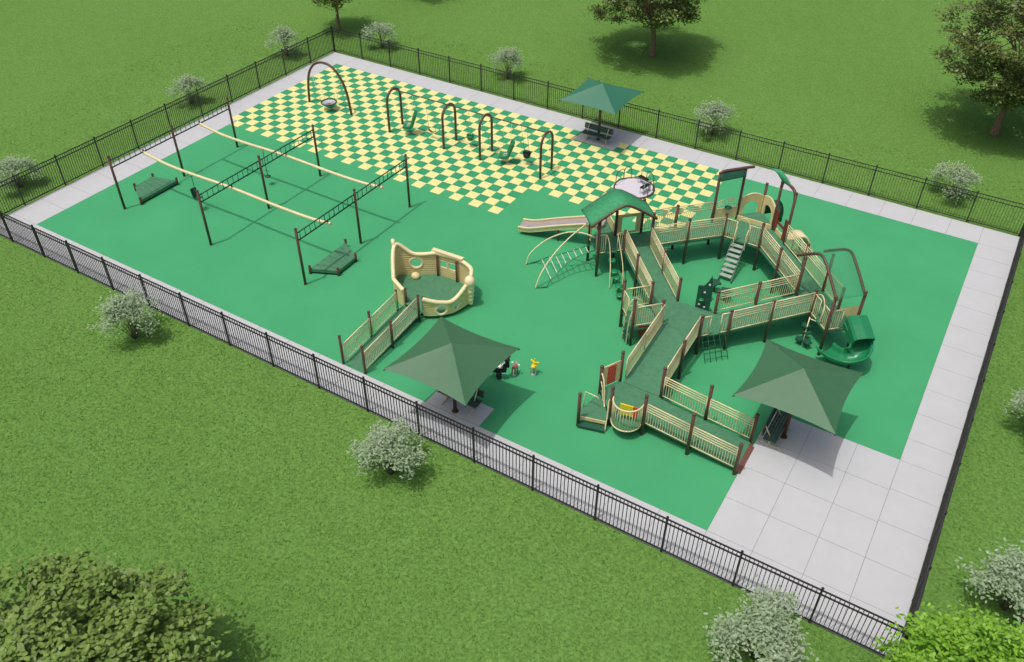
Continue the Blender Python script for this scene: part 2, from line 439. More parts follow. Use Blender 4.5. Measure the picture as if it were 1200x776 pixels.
# ------------------------------------------------------------------ main play structure
PS = thing('play_structure', 'large ramped play structure with brown posts, cream railings and two green roofs and slides', 'play structure', (31, -12, 0))
def post(p, h, r=0.066, name='post', mat_='brown_metal', parent=None, base=0.0):
    m = MB(); m.tube([V2(p, base), V2(p, h - 0.03)], r, 10)
    m.lathe([(r * 1.12, 0), (r * 1.12, 0.035), (r * 0.6, 0.06)], (p[0], p[1], h - 0.035), 10)
    m.lathe([(r * 1.18, 0), (r * 1.18, 0.012), (r * 1.03, 0.02)], (p[0], p[1], base), 10)
    return m.build(name, mat_, parent or PS)
def floor(poly, z, th=0.07, name='deck', mat_='deck_green', parent=None):
    n = len(poly); zs = z if isinstance(z, (list, tuple)) else [z] * n
    m = MB(); m.prism(poly, [q - th for q in zs], zs)
    # raised edge lip round the deck
    return m.build(name, mat_, parent or PS)
def guard(p0, p1, z0, z1, parent=None, indiv=False, inset=0.07, off=0.0, top=1.08, band=True, low=0.12, spc=0.097, bm='rail_cream'):
    """sloping guard panel: frame, top rails and balusters"""
    parent = parent or PS
    a = Vector((p0[0], p0[1], z0)); c = Vector((p1[0], p1[1], z1))
    hd = Vector((c.x - a.x, c.y - a.y, 0)); L = hd.length; hd.normalize(); nrm = Vector((hd.y, -hd.x, 0)) * off
    at = lambda s, h: a + (c - a) * (s / L) + Vector((0, 0, h)) + nrm
    s0, s1 = inset, L - inset
    m = MB()
    hs = [top, top - 0.115, top - 0.23, top - 0.345] if band else [top]
    for h in hs: m.tube([at(s0, h), at(s1, h)], 0.021 if h < top else 0.026, 6)
    m.tube([at(s0, low), at(s1, low)], 0.021, 6)
    for s in (s0, s1): m.tube([at(s, low - .02), at(s, top + .02)], 0.021, 6)
    g_ = m.build('guard_panel', bm, parent)
    nb = max(2, int((s1 - s0) / spc)); hb = hs[-1]
    if indiv:
        for i in range(1, nb):
            s = s0 + (s1 - s0) * i / nb
            MB().tube([at(s, low), at(s, hb)], 0.0145, 5, caps=False).build('baluster', bm, g_)
    else:
        q = MB()
        for i in range(1, nb):
            s = s0 + (s1 - s0) * i / nb
            q.tube([at(s, low), at(s, hb)], 0.0145, 5, caps=False)
        q.build('baluster', bm, g_, kind='stuff')
    return g_
def solid_panel(p0, p1, z0, z1, name, mat_, parent=None, th=0.04, s0=0.0, s1=1.0):
    a = Vector((p0[0], p0[1], 0)); c = Vector((p1[0], p1[1], 0)); u = a + (c - a) * s0; v = a + (c - a) * s1
    m = MB(); m.beam(V2(u, (z0 + z1) / 2), V2(v, (z0 + z1) / 2), th, z1 - z0)
    return m.build(name, mat_, parent or PS)

Z1, Z2, Z3 = 0.52, 0.92, 1.22
A, B_, Cc = (35.61, -20.22), (33.80, -20.22), (31.99, -20.2)
D, Ee, F = (35.60, -18.54), (33.80, -18.54), (31.95, -18.5)
for p, h in ((A, 1.55), (B_, 2.06), (Cc, 2.0), (D, 1.55), (Ee, 2.06), (F, 2.02)): post(p, h)
# ramp from the patio
floor([(35.62, -20.12), (35.62, -18.64), (32.0, -18.6), (32.0, -20.1)], [0.19, 0.19, Z1, Z1], name='ramp_floor')
m = MB(); m.add([(35.62, -20.13, 0.0), (35.80, -20.13, 0.006), (35.80, -18.63, 0.006), (35.62, -18.63, 0.0), (35.62, -20.13, 0.19), (35.62, -18.63, 0.19)],
                [(0, 1, 4), (3, 5, 2), (1, 2, 5, 4), (0, 4, 5, 3), (0, 3, 2, 1)])
m.build('ramp_threshold', 'kicker', PS)
zr = lambda x: 0.19 + (35.62 - x) / 3.62 * (Z1 - 0.19)
guard(B_, A, zr(33.8), zr(35.61), indiv=True, off=-0.02); guard(Cc, B_, zr(31.99), zr(33.8), indiv=True, off=-0.02)
guard(Ee, D, zr(33.8), zr(35.6), indiv=True, off=0.02); guard(F, Ee, zr(31.95), zr(33.8), indiv=True, off=0.02)
# first landing
G, H, bL, tL = (30.22, -18.5), (29.78, -19.35), (30.74, -20.40), (29.76, -21.06)
for p, h in ((G, 2.02), (H, 1.72), (bL, 1.95), (tL, 1.68)): post(p, h)
floor([(32.0, -20.19), (32.0, -18.52), (30.22, -18.52), (29.78, -19.35), (30.74, -20.38)], Z1)
# red bead panel
pn = solid_panel(G, H, Z1 + .12, Z1 + 1.06, 'activity_panel', 'cream_plastic', th=0.05, s0=.06, s1=.94)
solid_panel(G, H, Z1 + .14, Z1 + 1.02, 'red_insert', 'red_plastic', pn, th=0.075, s0=.30, s1=.70)
rr = random.Random(2); m = MB()
for i in range(7):
    for j in range(4):
        q = mix(G, H, .34 + .32 * (j + .5 * (i % 2)) / 4); m.ball((q[0] + .028, q[1] - .028, Z1 + .22 + i * .115), 0.011, 6, 4)
m.build('bead', 'white_plastic', pn, kind='stuff')
MB().tube([V2(mix(G, H, .05), Z1 + 1.08), V2(mix(G, H, .95), Z1 + 1.08)], 0.024, 6).build('top_rail', 'rail_cream', pn)
# half-round bubble panel
cx, cy = (Cc[0] + bL[0]) / 2, (Cc[1] + bL[1]) / 2; rad = 0.56; tang = math.atan2(Cc[1] - bL[1], Cc[0] - bL[0])
arc = [(cx + rad * math.cos(tang - math.pi * i / 16), cy + rad * 1.05 * math.sin(tang - math.pi * i / 16)) for i in range(17)]
m = MB(); m.tube([V2(p, Z1 + 1.0) for p in arc], 0.032, 8)
m.tube([V2(p, Z1 - 0.02) for p in arc], 0.026, 8)
m.tube([V2(arc[0], Z1 - .02), V2(arc[0], Z1 + 1)], 0.024, 6); m.tube([V2(arc[-1], Z1 - .02), V2(arc[-1], Z1 + 1)], 0.024, 6)
m.tube([V2(bL, Z1 + .95), V2(arc[-1], Z1 + .98)], 0.02, 6); m.tube([V2(Cc, Z1 + .95), V2(arc[0], Z1 + .98)], 0.02, 6)
bub = m.build('bay_panel', 'cream_metal', PS)
for i in range(1, 16, 1):
    p = arc[i]; MB().tube([V2(p, Z1 - .02), V2(p, Z1 + 1)], 0.013, 5).build('baluster', 'cream_metal', bub)
b = MB(); b.prism([(p[0], p[1]) for p in reversed(arc)], Z1 - .06, Z1); b.build('bay_floor', 'deck_green', bub)
ins = lambda t: mix(bL, Cc, t)
MB().beam(V2(ins(.27), Z1 + .50), V2(ins(.66), Z1 + .50), 0.05, 0.50).build('yellow_insert', 'yellow_plastic', bub)
MB().beam(V2(ins(.67), Z1 + .50), V2(ins(.80), Z1 + .50), 0.05, 0.50).build('red_insert', 'red_plastic', bub)
# transfer steps
tr = floor([(29.80, -19.40), (29.58, -20.55), (29.72, -20.86), (30.70, -20.60), (30.72, -20.40)], 0.36, 0.05, 'transfer_platform')
MB().beam((29.70, -20.89, .28), (30.72, -20.62, .28), 0.035, 0.15).build('riser_board', 'cream_plastic', tr)
b = MB(); b.prism([(29.72, -20.90), (29.79, -21.18), (30.79, -20.92), (30.72, -20.64)], 0.06, 0.15); b.build('lower_step', 'dark_green', tr)
m = MB()
m.tube(spline([V2(H, 1.42), (29.98, -19.55, 1.30), (30.12, -19.72, .95), (30.22, -19.86, .50), (30.32, -20.0, .38)], 5), 0.028, 6)
m.tube(spline([V2(H, 1.02), (29.93, -19.52, .9), (30.05, -19.65, .6), (30.12, -19.74, .38)], 5), 0.02, 6)
m.build('curved_handrail', 'cream_metal', PS)
m = MB(); m.tube(spline([V2(bL, 1.40), (30.66, -20.46, 1.22), (30.72, -20.60, .80), (30.77, -20.84, .0)], 6), 0.028, 6)
m.tube(spline([(29.74, -20.9, 1.02), (29.72, -20.95, .7), (29.79, -21.13, 0)], 5), 0.026, 6)
m.build('curved_handrail', 'cream_metal', PS)
m = MB(); m.tube([(29.62, -20.40, .36), (29.56, -20.16, .95), (30.10, -20.18, .93), (30.12, -20.2, .8)], 0.022, 6); m.build('grab_rail', 'rail_cream', PS)

# second ramp
P1_, P2_ = (31.94, -16.60), (31.96, -14.85); X0p = (30.27, -14.86)
for p, h in ((P1_, 1.98), (P2_, 2.03), (X0p, 2.12)): post(p, h)
floor([(31.86, -18.50), (31.86, -14.86), (30.36, -14.86), (30.36, -18.50)], [Z1, Z2, Z2, Z1], name='ramp_floor')
zy = lambda y: Z1 + (y + 18.5) / 3.64 * (Z2 - Z1)
guard((30.37, -18.38), (30.37, -16.68), zy(-18.38), zy(-16.68), inset=.02); guard((30.37, -16.68), (30.37, -14.95), zy(-16.68), zy(-14.95), inset=.02)
guard(F, P1_, Z1, zy(-16.6), off=-.06); guard(P1_, P2_, zy(-16.6), Z2, off=-.06)
# second landing
P3_, N1, N2, N3 = (32.83, -13.92), (31.93, -13.05), (30.25, -13.08), (29.38, -13.97)
for p, h in ((P3_, 2.05), (N1, 2.10), (N2, 2.12), (N3, 2.15)): post(p, h)
floor([(30.25, -14.85), (31.96, -14.85), (32.83, -13.95), (31.95, -13.05), (30.25, -13.08), (29.38, -13.97)], Z2)
def half_guards(p0, p1, z, gap0, gap1, indiv=False):
    guard(p0, mix(p0, p1, gap0), z, z, band=False, inset=.04, top=1.0, low=.05, indiv=indiv)
    guard(mix(p0, p1, gap1), p1, z, z, band=False, inset=.04, top=1.0, low=.05, indiv=indiv)
half_guards(P2_, P3_, Z2, .34, .66, True)
# rope net below the opening
nt_ = MB(); e0, e1 = mix(P2_, P3_, .10), mix(P2_, P3_, .90); ox, oy = 0.46, -0.46
for i in range(5):
    t = i / 4; u = mix(e0, e1, t); nt_.tube([(u[0], u[1], Z2 - .02), (u[0] + ox, u[1] + oy, 0.0)], 0.013, 5)
for j in range(5):
    s = j / 4.6; u = (e0[0] + ox * s, e0[1] + oy * s); v = (e1[0] + ox * s, e1[1] + oy * s)
    nt_.tube([V2(u, (Z2 - .02) * (1 - s)), V2(v, (Z2 - .02) * (1 - s))], 0.013, 5)
nt_.build('climbing_net', 'dark_green', PS)
# side landing with curved ladder
Q1, Q2 = (28.50, -14.88), (29.40, -15.78)
for p, h in ((Q1, 2.45), (Q2, 2.42)): post(p, h)
floor([(29.38, -13.99), (28.52, -14.88), (29.40, -15.76), (30.25, -14.88)], Z2 - .12, name='side_landing')
guard(N3, Q1, Z2, Z2, band=False, top=1.05); guard(Q1, mix(Q1, Q2, .55), Z2, Z2, band=False, top=1.05, indiv=True)
guard(Q2, X0p, Z2, Z2, band=False, top=1.05, indiv=True)
m = MB()
for (s, q) in ((.60, 0), (.95, 0)):
    u = mix(Q1, Q2, s)
    m.tube(spline([(u[0] + .35, u[1] + .35, Z2 + .95), (u[0] + .16, u[1] + .16, Z2 + 1.12), (u[0], u[1], Z2 + .9), (u[0] - .10, u[1] - .10, Z2 + .3), (u[0] - .12, u[1] - .12, 0.0)], 6), 0.025, 6)
u, v = mix(Q1, Q2, .60), mix(Q1, Q2, .95)
ar = [(u[0] + .1, u[1] + .1, Z2), (u[0] + .1, u[1] + .1, Z2 + 1.05)]
m.tube(spline([(u[0] + .1, u[1] + .1, Z2 + .05), (u[0] + .1, u[1] + .1, Z2 + 1.0), ((u[0] + v[0]) / 2 + .1, (u[1] + v[1]) / 2 + .1, Z2 + 1.25), (v[0] + .1, v[1] + .1, Z2 + 1.0), (v[0] + .1, v[1] + .1, Z2 + .05)], 6), 0.025, 6)
lad = m.build('ladder_rail', 'cream_metal', PS)
for z in (.2, .42, .64): MB().beam((u[0] - .1, u[1] - .1, z), (v[0] - .1, v[1] - .1, z), 0.12, 0.04).build('rung', 'dark_green', lad)
pn = solid_panel((29.55, -15.45), (30.15, -15.0), .35, .85, 'bead_panel', 'oxblood', th=.05)
# wheel panel on the far edge of the landing: green panel with peaked top and round bubbles
gp = MB(); w0, w1 = (31.05, -13.02), (31.62, -13.02)
gp.add([(31.03, -13.04, Z2 - .35), (31.64, -13.04, Z2 - .35), (31.64, -13.04, 2.00), (31.52, -13.04, 2.66), (31.42, -13.04, 2.36), (31.25, -13.04, 2.05), (31.03, -13.04, 2.00),
        (31.03, -12.96, Z2 - .35), (31.64, -12.96, Z2 - .35), (31.64, -12.96, 2.00), (31.52, -12.96, 2.66), (31.42, -12.96, 2.36), (31.25, -12.96, 2.05), (31.03, -12.96, 2.00)],
       [tuple(range(7)), tuple(reversed(range(7, 14)))] + [((i + 1) % 7, i, 7 + i, 7 + (i + 1) % 7) for i in range(7)])
gpo = gp.build('leaf_panel', 'dark_green', PS)
for (x, z) in ((31.2, 1.10), (31.42, 1.04), (31.35, 1.78), (31.50, 2.22)): MB().ball((x, -13.05, z), (.055, .03, .055), 10, 6).build('window_bubble', 'pale_disc', gpo)
m = MB(); m.lathe([(.09, 0), (.12, .02), (.12, .05), (.06, .07)], (31.28, -13.10, 1.38), 12); m.build('knob', 'plastic_green', gpo)
# leaf shaped stepping pods behind the panel
for (x, y, z, s) in ((30.98, -10.40, .55, .24), (31.62, -10.78, .55, .25), (30.92, -11.2, .75, .17), (31.2, -12.1, .8, .20)):
    m = MB(); m.tube([(x, y, 0), (x, y, z - .04)], .05, 8)
    n = 10; pl = [(x + s * (1 + .22 * math.cos(5 * 2 * math.pi * i / 20)) * math.cos(2 * math.pi * i / 20), y + s * (1 + .22 * math.cos(5 * 2 * math.pi * i / 20)) * math.sin(2 * math.pi * i / 20)) for i in range(20)]
    m.prism(pl, z - .06, z); m.build('stepping_pod', 'dark_green', PS)

# third ramp up to the roofed tower
S1, S2, S0, S3 = (25.92, -12.16), (26.79, -11.26), (25.00, -11.26), (25.90, -10.36)
S4, S5 = (27.69, -10.36), (26.80, -9.46)
R3m, R3n = (28.06, -12.60), (28.95, -11.72)
floor([N3, (30.25, -13.1), S4, S2], [Z2, Z2, Z3, Z3], name='ramp_floor')
for p, h in ((R3m, 2.24), (R3n, 2.3), (S2, 2.28)): post(p, h)
zm = (Z2 + Z3) / 2
guard(S2, R3m, Z3, zm, off=-.04); guard(R3m, N3, zm, Z2, off=-.04); guard(S4, R3n, Z3, zm, off=.04); guard(R3n, N2, zm, Z2, off=.04)
# roofed tower
floor([S1, S2, S3, S0], Z3); floor([S2, S4, S5, S3], Z3)
SD = (25.0, -9.46)
floor([S0, S3, SD], Z3)
for p, h in ((S1, 3.0), (S0, 3.0), (S4, 3.0), (S5, 3.0), (S3, 3.55)): post(p, h)
post(SD, 2.75); post((25.0, -10.30), 2.5)
half_guards(S1, S2, Z3, .30, .70, True)
half_guards(S0, S1, Z3, .22, .78, True)
pn = solid_panel(S3, S5, Z3 + .06, Z3 + 1.08, 'window_frame', 'cream_plastic', th=.05, s0=.06, s1=.22)
solid_panel(S3, S5, Z3 + .06, Z3 + 1.08, 'stile', 'cream_plastic', pn, th=.05, s0=.76, s1=.94)
solid_panel(S3, S5, Z3 + .94, Z3 + 1.08, 'top_board', 'cream_plastic', pn, th=.045, s0=.22, s1=.76)
solid_panel(S3, S5, Z3 + .06, Z3 + .16, 'bottom_board', 'cream_plastic', pn, th=.045, s0=.22, s1=.76)
solid_panel(S3, SD, Z3 + .06, Z3 + .55, 'side_panel', 'cream_plastic', th=.05, s0=.06, s1=.94)
MB().beam((25.0, -9.52, 2.30), (25.0, -10.24, 2.18), .05, .22).build('sit_down_bar', 'oxblood', PS)
def gable(a0, a1, ridge, half, z_eave, z_top, pipe_mat, sheet_mat, nm, ext=.05):
    """bent gable: two arched pipes (at centre points a0, a1), a curved sheet between. ridge = unit vec across the span"""
    rr0 = .19; den = math.sqrt(1 + rr0 * rr0) - rr0
    prof = []
    for i in range(29):
        t = -1 + 2 * i / 28; prof.append((t * half, z_top - (z_top - z_eave) * (math.sqrt(t * t + rr0 * rr0) - rr0) / den))
    rf = None; m = MB(); u = Vector((ridge[0], ridge[1], 0)); k = len(prof)
    A0, A1 = V2(a0, 0), V2(a1, 0)
    vs = [A0 + u * p[0] + Vector((0, 0, p[1] + .045)) for p in prof] + [A1 + u * p[0] + Vector((0, 0, p[1] + .045)) for p in prof]
    m.add(vs, [(i, i + 1, k + i + 1, k + i) for i in range(k - 1)], True)
    rf = m.build('roof_canopy', sheet_mat, PS, label=nm, solid=.03)
    for q in (A0, A1):
        e0 = prof[0]; e1 = prof[-1]
        MB().tube([q + u * p[0] + Vector((0, 0, p[1])) for p in prof], .062, 8).build('roof_pipe', pipe_mat, rf)
    return rf
u45 = (math.sqrt(.5), math.sqrt(.5))
gable((25.78, -10.48), (26.76, -11.46), u45, 1.54, 2.78, 3.66, 'brown_metal', 'roof_green', 'solid green arched roof panel with brown edge pipes')
# curved handrails and pods at the tower front
m = MB()
m.tube(spline([V2(mix(S1, S2, .30), Z3 + .98), (26.36, -11.93, Z3 + .55), (26.62, -12.25, 1.05), (26.82, -12.6, .55), (26.89, -12.72, 0)], 6), 0.024, 6)
m.tube(spline([V2(mix(S1, S2, .70), Z3 + .98), (26.70, -11.62, Z3 + .55), (27.05, -11.90, 1.05), (27.28, -12.22, .55), (27.36, -12.33, 0)], 6), 0.024, 6)
m.build('curved_handrail', 'cream_metal', PS)
for (x, y, z) in ((26.52, -11.86, .92), (26.86, -12.28, .68), (27.08, -12.42, .5), (27.35, -12.75, .36), (27.62, -13.15, .2)):
    m = MB(); m.tube([(x, y, 0), (x, y, z)], .035, 6); m.lathe([(.06, -.03), (.17, -.02), (.19, .02), (.12, .05)], (x, y, z), 14); m.build('stepping_pod', 'plastic_green', PS)
# arched ladder climber
m = MB()
m.tube(spline([(22.71, -13.10, 0), (22.86, -12.92, .62), (23.42, -12.45, 1.28), (24.2, -12.05, 1.72), (25.0, -12.0, 1.95), (25.72, -12.10, 2.0)], 8), 0.030, 8)
m.tube(spline([(24.03, -14.46, 0), (24.10, -14.15, .62), (24.28, -13.45, 1.25), (24.55, -12.65, 1.75), (24.82, -11.85, 2.05), (24.98, -11.34, 2.15)], 8), 0.030, 8)
clm = m.build('arch_climber', 'rail_cream', PS)
m = MB(); rd = []
ctr = [(2.45, .05), (2.2, .30), (1.88, .50), (1.62, .62), (1.38, .75), (1.12, .86), (.85, .95), (.58, 1.03), (.30, 1.10), (0.02, 1.18)]
wid = [1.0, .80, .66, .52, .40, .33, .27, .26, .26, .26]
mid = Vector((25.46, -11.71, 0)); dn = Vector((-u45[0], -u45[1], 0)); sdv = Vector((u45[0], -u45[1], 0))
for sgn in (-1, 1): m.tube([mid + dn * d_ * 1.0 + sdv * sgn * w_ + Vector((0, 0, z_)) for (d_, z_), w_ in zip(ctr, wid)], .024, 6)
m.tube([(22.71, -13.10, .03), mid + dn * 2.45 - sdv * 1.0 + Vector((0, 0, .05))], .026, 6); m.tube([(24.03, -14.46, .03), mid + dn * 2.45 + sdv * 1.0 + Vector((0, 0, .05))], .026, 6)
m.build('ladder_rail', 'plastic_green', clm)
for (d_, z_), w_ in list(zip(ctr, wid))[1:-1]:
    q = mid + dn * d_ + Vector((0, 0, z_)); MB().tube([q - sdv * w_, q + sdv * w_], .020, 6).build('rung', 'white_plastic', clm)
# straight slide to the left
m = MB(); path = spline([(25.05, -9.86, 1.27), (24.3, -10.0, 1.20), (22.9, -10.30, .80), (21.75, -10.55, .42), (21.35, -10.64, .34), (20.98, -10.72, .33)], 6)
m.sweep([(-.35, .0), (.35, .0)], path, smooth=False)
sl_ = m.build('straight_slide', 'grey_slide', PS, solid=.03)
for s in (-1, 1):
    MB().sweep([(s * .36 - .018, -.12), (s * .36 + .018, -.12), (s * .36 + .018, .11), (s * .36 - .018, .11)], path, True, smooth=False).build('side_wall', 'cream_plastic', sl_)
    MB().sweep([(s * .375 - .045, .10), (s * .375 + .045, .10), (s * .375 + .045, .145), (s * .375 - .045, .145)], path, True, smooth=False).build('side_rail', 'rail_cream', sl_)
for x, z in ((21.25, .2), (23.0, .62)):
    MB().tube([(x, -10.55, 0), (x, -10.55, z)], .04, 8).build('leg', 'brown_metal', sl_)

# bridge to the second tower
T0, T1, T2, T3 = (28.0, -8.22), (28.95, -9.10), (30.22, -7.83), (31.95, -7.83)
PA, PB, PC, PD, PE = (29.32, -6.93), (30.2, -6.0), (31.08, -5.1), (31.95, -6.0), (32.85, -6.93)
ZT = 1.25
floor([S4, T2, PA, S5], [Z3, ZT, ZT, Z3], name='bridge_floor')
for p, h in ((T0, 2.42), (T1, 2.48), (T2, 2.52), (T3, 2.55)): post(p, h)
guard(S4, T1, Z3, ZT, off=.04); guard(T1, T2, ZT, ZT, off=.04); guard(S5, T0, Z3, ZT, off=-.04); guard(T0, PA, ZT, ZT, off=-.04)
floor([T2, T3, PE, PD, PB, PA], ZT)
floor([PB, PD, PC], ZT + .22)
MB().beam((30.24, -6.03, ZT + .09), (31.92, -6.03, ZT + .09), .05, .26).build('riser_board', 'cream_plastic', PS)
for p, h in ((PA, 3.92), (PB, 3.95), (PC, 3.0), (PD, 3.80), (PE, 3.95)): post(p, h)
half_guards(T2, T3, ZT, .34, .66, True)
m = MB(); u, v = mix(T2, T3, .345), mix(T2, T3, .655); mm = mix(T2, T3, .5)
m.tube(spline([(u[0], u[1] - .02, ZT + .03), (u[0], u[1] - .02, ZT + 1.0), (mm[0], mm[1] - .02, ZT + 1.27), (v[0], v[1] - .02, ZT + 1.0), (v[0], v[1] - .02, ZT + .03)], 6), .024, 6)
for q in (u, v): m.tube(spline([(q[0], q[1] - .04, ZT + .75), (q[0] + .0, q[1] - .22, ZT + .55), (q[0], q[1] - .26, ZT + .2), (q[0] + .02, q[1] - .24, ZT - .25)], 5), .024, 6)
m.build('arched_handrail', 'cream_metal', PS)
# staircase of open grey treads
st = MB()
for s in (-1, 1):
    st.beam((31.0 + s * .30, -7.86, ZT - .08), (31.12 + s * .30, -9.42, .06), .04, .14)
sto = st.build('staircase', 'dark_green', PS)
for i in range(7):
    t = (i + .25) / 7; x = 30.99 + .11 * t; y = -7.84 - 1.52 * t - .08; z = ZT - .12 - (ZT - .26) * t
    for q in range(3):
        MB().box((x, y + .075 - q * .075, z), (.56, .062, .03)).build('tread', 'step_grey', sto)
# far panels of the second tower
pn = solid_panel(PA, PB, ZT + .12, ZT + .72, 'gear_panel', 'cream_plastic', th=.05, s0=.05, s1=.95)
m = MB(); q = mix(PA, PB, .55); m.lathe([(.16, 0), (.18, .03), (.05, .07)], (q[0] + .04, q[1] - .04, ZT + .72), 8); m.build('knob', 'dark_green', pn)
m = MB()
for k in range(3):
    hh = ZT + .80 + k * .12
    m.tube(spline([V2(mix(PA, PB, .06), hh), V2(mix(PA, PB, .3), hh + .12), V2(mix(PA, PB, .5), hh + .15), V2(mix(PA, PB, .7), hh + .12), V2(mix(PA, PB, .94), hh)], 4), .018, 6)
m.build('arched_rail', 'rail_cream', pn)
def arch_panel(p0, p1, z, hgt, name, mat_, rise=.22):
    a, c = Vector((p0[0], p0[1], 0)), Vector((p1[0], p1[1], 0)); L = (c - a).length; d = (c - a) / L; n = Vector((d.y, -d.x, 0)) * .035
    outer = []; inner = []
    for i in range(17):
        t = i / 16; outer.append((t * L, z + hgt + rise * math.sin(math.pi * t)))
        g_ = math.pi * (1 - t); inner.append((L / 2 + .30 * L * math.cos(g_), z + .42 * hgt + .38 * hgt * math.sin(g_)))
    O = [(0.05, z)] + [(max(.05, min(L - .05, s)), h) for s, h in outer] + [(L - .05, z)]
    I = [(L * .2, z)] + inner + [(L * .8, z)]
    m = MB(); k = len(O)
    for sg in (1, -1): m.v += [a + d * s + n * sg + Vector((0, 0, h)) for s, h in O] + [a + d * s + n * sg + Vector((0, 0, h)) for s, h in I]
    for i in range(k - 1):
        for f in ((i, i + 1, k + i + 1, k + i), (2 * k + i + 1, 2 * k + i, 3 * k + i, 3 * k + i + 1), (i + 1, i, 2 * k + i, 2 * k + i + 1), (k + i, k + i + 1, 3 * k + i + 1, 3 * k + i)):
            m.f.append(list(f)); m.sm.append(False)
    o = m.build(name, mat_, PS)
    MB().tube([a + d * s + Vector((0, 0, h + .02)) for s, h in O[1:-1]], .04, 6).build('rim', 'rail_cream', o)
    return o
arch_panel(PB, PC, ZT + .2, .85, 'arch_panel', 'cream_plastic'); arch_panel(PC, PD, ZT + .2, .85, 'arch_panel', 'cream_plastic')
# crawl tunnel hoop behind
tun = MB(); c0 = mix(PC, PD, .5)
pr = [(.42 * math.cos(math.pi * i / 10), .55 + .42 * math.sin(math.pi * i / 10)) for i in range(11)]
tun.sweep([(.42, .1)] + pr + [(-.42, .1)], [(c0[0] + .05, c0[1] + .05, ZT + .1), (c0[0] + .38, c0[1] + .38, ZT + .1)]); tun.build('crawl_tunnel', 'dark_green', PS, solid=.03)
solid_panel(PD, PE, ZT + .05, ZT + 1.15, 'side_board', 'oxblood', s0=.06, s1=.26); solid_panel(PD, PE, ZT + .05, ZT + 1.15, 'side_board', 'oxblood', s0=.74, s1=.94)
solid_panel(PD, PE, ZT + .55, ZT + .68, 'cross_board', 'oxblood', s0=.26, s1=.74)
solid_panel(PD, PE, ZT + .05, ZT + .30, 'cross_board', 'cream_plastic', s0=.27, s1=.73)
m = MB(); mid2 = mix(PD, PE, .5)
pa = spline([(mid2[0] + .06, mid2[1] + .06, ZT - .02), (mid2[0] + .38, mid2[1] + .38, ZT - .10), (mid2[0] + .72, mid2[1] + .72, ZT - .02), (mid2[0] + .98, mid2[1] + .98, ZT - .18), (mid2[0] + 1.22, mid2[1] + 1.22, .45), (mid2[0] + 1.36, mid2[1] + 1.36, .0)], 5)
m.sweep([(-.30, -.03), (-.26, .06), (.26, .06), (.30, -.03)], pa); m.build('wave_climber', 'rim_cream', PS, solid=.035)
m = MB()
for s in (-.22, .22): m.tube([(mid2[0] + .8 + s, mid2[1] + .8 - s, 0), (mid2[0] + .72 + s, mid2[1] + .72 - s, ZT - .06)], .035, 6)
m.build('climber_leg', 'black_plastic', PS)
# leaf canopies above the second tower
def sheet(quad, mat_, lab, sag=.06, n=8):
    m = MB(); q = [Vector(p) for p in quad]; vs = []
    for i in range(n + 1):
        for j in range(n + 1):
            s, t = i / n, j / n
            p = q[0] * (1 - s) * (1 - t) + q[1] * s * (1 - t) + q[2] * s * t + q[3] * (1 - s) * t
            vs.append(p + Vector((0, 0, sag * math.sin(math.pi * t))))
    m.add(vs, [(i * (n + 1) + j, (i + 1) * (n + 1) + j, (i + 1) * (n + 1) + j + 1, i * (n + 1) + j + 1) for i in range(n) for j in range(n)], True)
    return m.build('roof_canopy', mat_, PS, label=lab, solid=.025)
r1 = sheet([(29.30, -6.95, 3.93), (30.16, -6.05, 3.98), (30.34, -6.2, 3.66), (29.46, -7.12, 3.58)], 'dark_green', 'narrow green roof sheet hung below its pipe, shade put into its dark colour', .02)  # shading of the steep sheet is painted in as dark green
MB().tube(spline([V2(PA, 3.55), (29.34, -6.9, 3.86), (29.46, -6.78, 3.96), (29.9, -6.32, 3.98), (30.2, -6.0, 3.99), (30.48, -5.70, 3.98)], 5), .070, 8).build('roof_pipe', 'brown_metal', r1)
r2 = sheet([(31.92, -6.03, 3.84), (32.62, -6.74, 3.98), (31.68, -5.66, 4.16), (31.22, -5.62, 4.08)], 'roof_green', 'green roof sheet rising from its brown pipe', .08)
MB().tube(spline([V2(PD, 3.5), (31.98, -6.02, 3.78), (32.1, -6.14, 3.88), (32.5, -6.58, 3.98), (32.76, -6.84, 3.9), (32.85, -6.93, 3.55)], 5), .070, 8).build('roof_pipe', 'brown_metal', r2)

# ramp to the third tower
W0, V1_, W2, W3, V2_, W5 = (34.5, -10.42), (35.39, -11.30), (36.29, -10.40), (35.40, -9.50), (36.28, -12.20), (37.2, -11.30)
U1, U2 = (33.22, -9.12), (34.12, -8.22)
floor([T3, W0, W3, PE], [ZT, Z3, Z3, ZT], name='ramp_floor')
for p, h in ((U1, 2.42), (U2, 2.45)): post(p, h)
guard(T3, U1, ZT, ZT, off=-.04); guard(U1, W0, ZT, Z3, off=-.04); guard(PE, U2, ZT, ZT, off=.04); guard(U2, W3, ZT, Z3, off=.04)
# ramp from the second landing to the third tower
P4_, N4 = (34.10, -12.60), (33.21, -11.74)
floor([P3_, V1_, W0, N1], [Z2, Z3, Z3, Z2], name='ramp_floor')
for p, h in ((P4_, 2.20), (N4, 2.22)): post(p, h)
guard(P3_, P4_, Z2, zm, off=.04); guard(P4_, V1_, zm, Z3, off=.04); guard(N1, N4, Z2, zm, off=-.04); guard(N4, W0, zm, Z3, off=-.04)
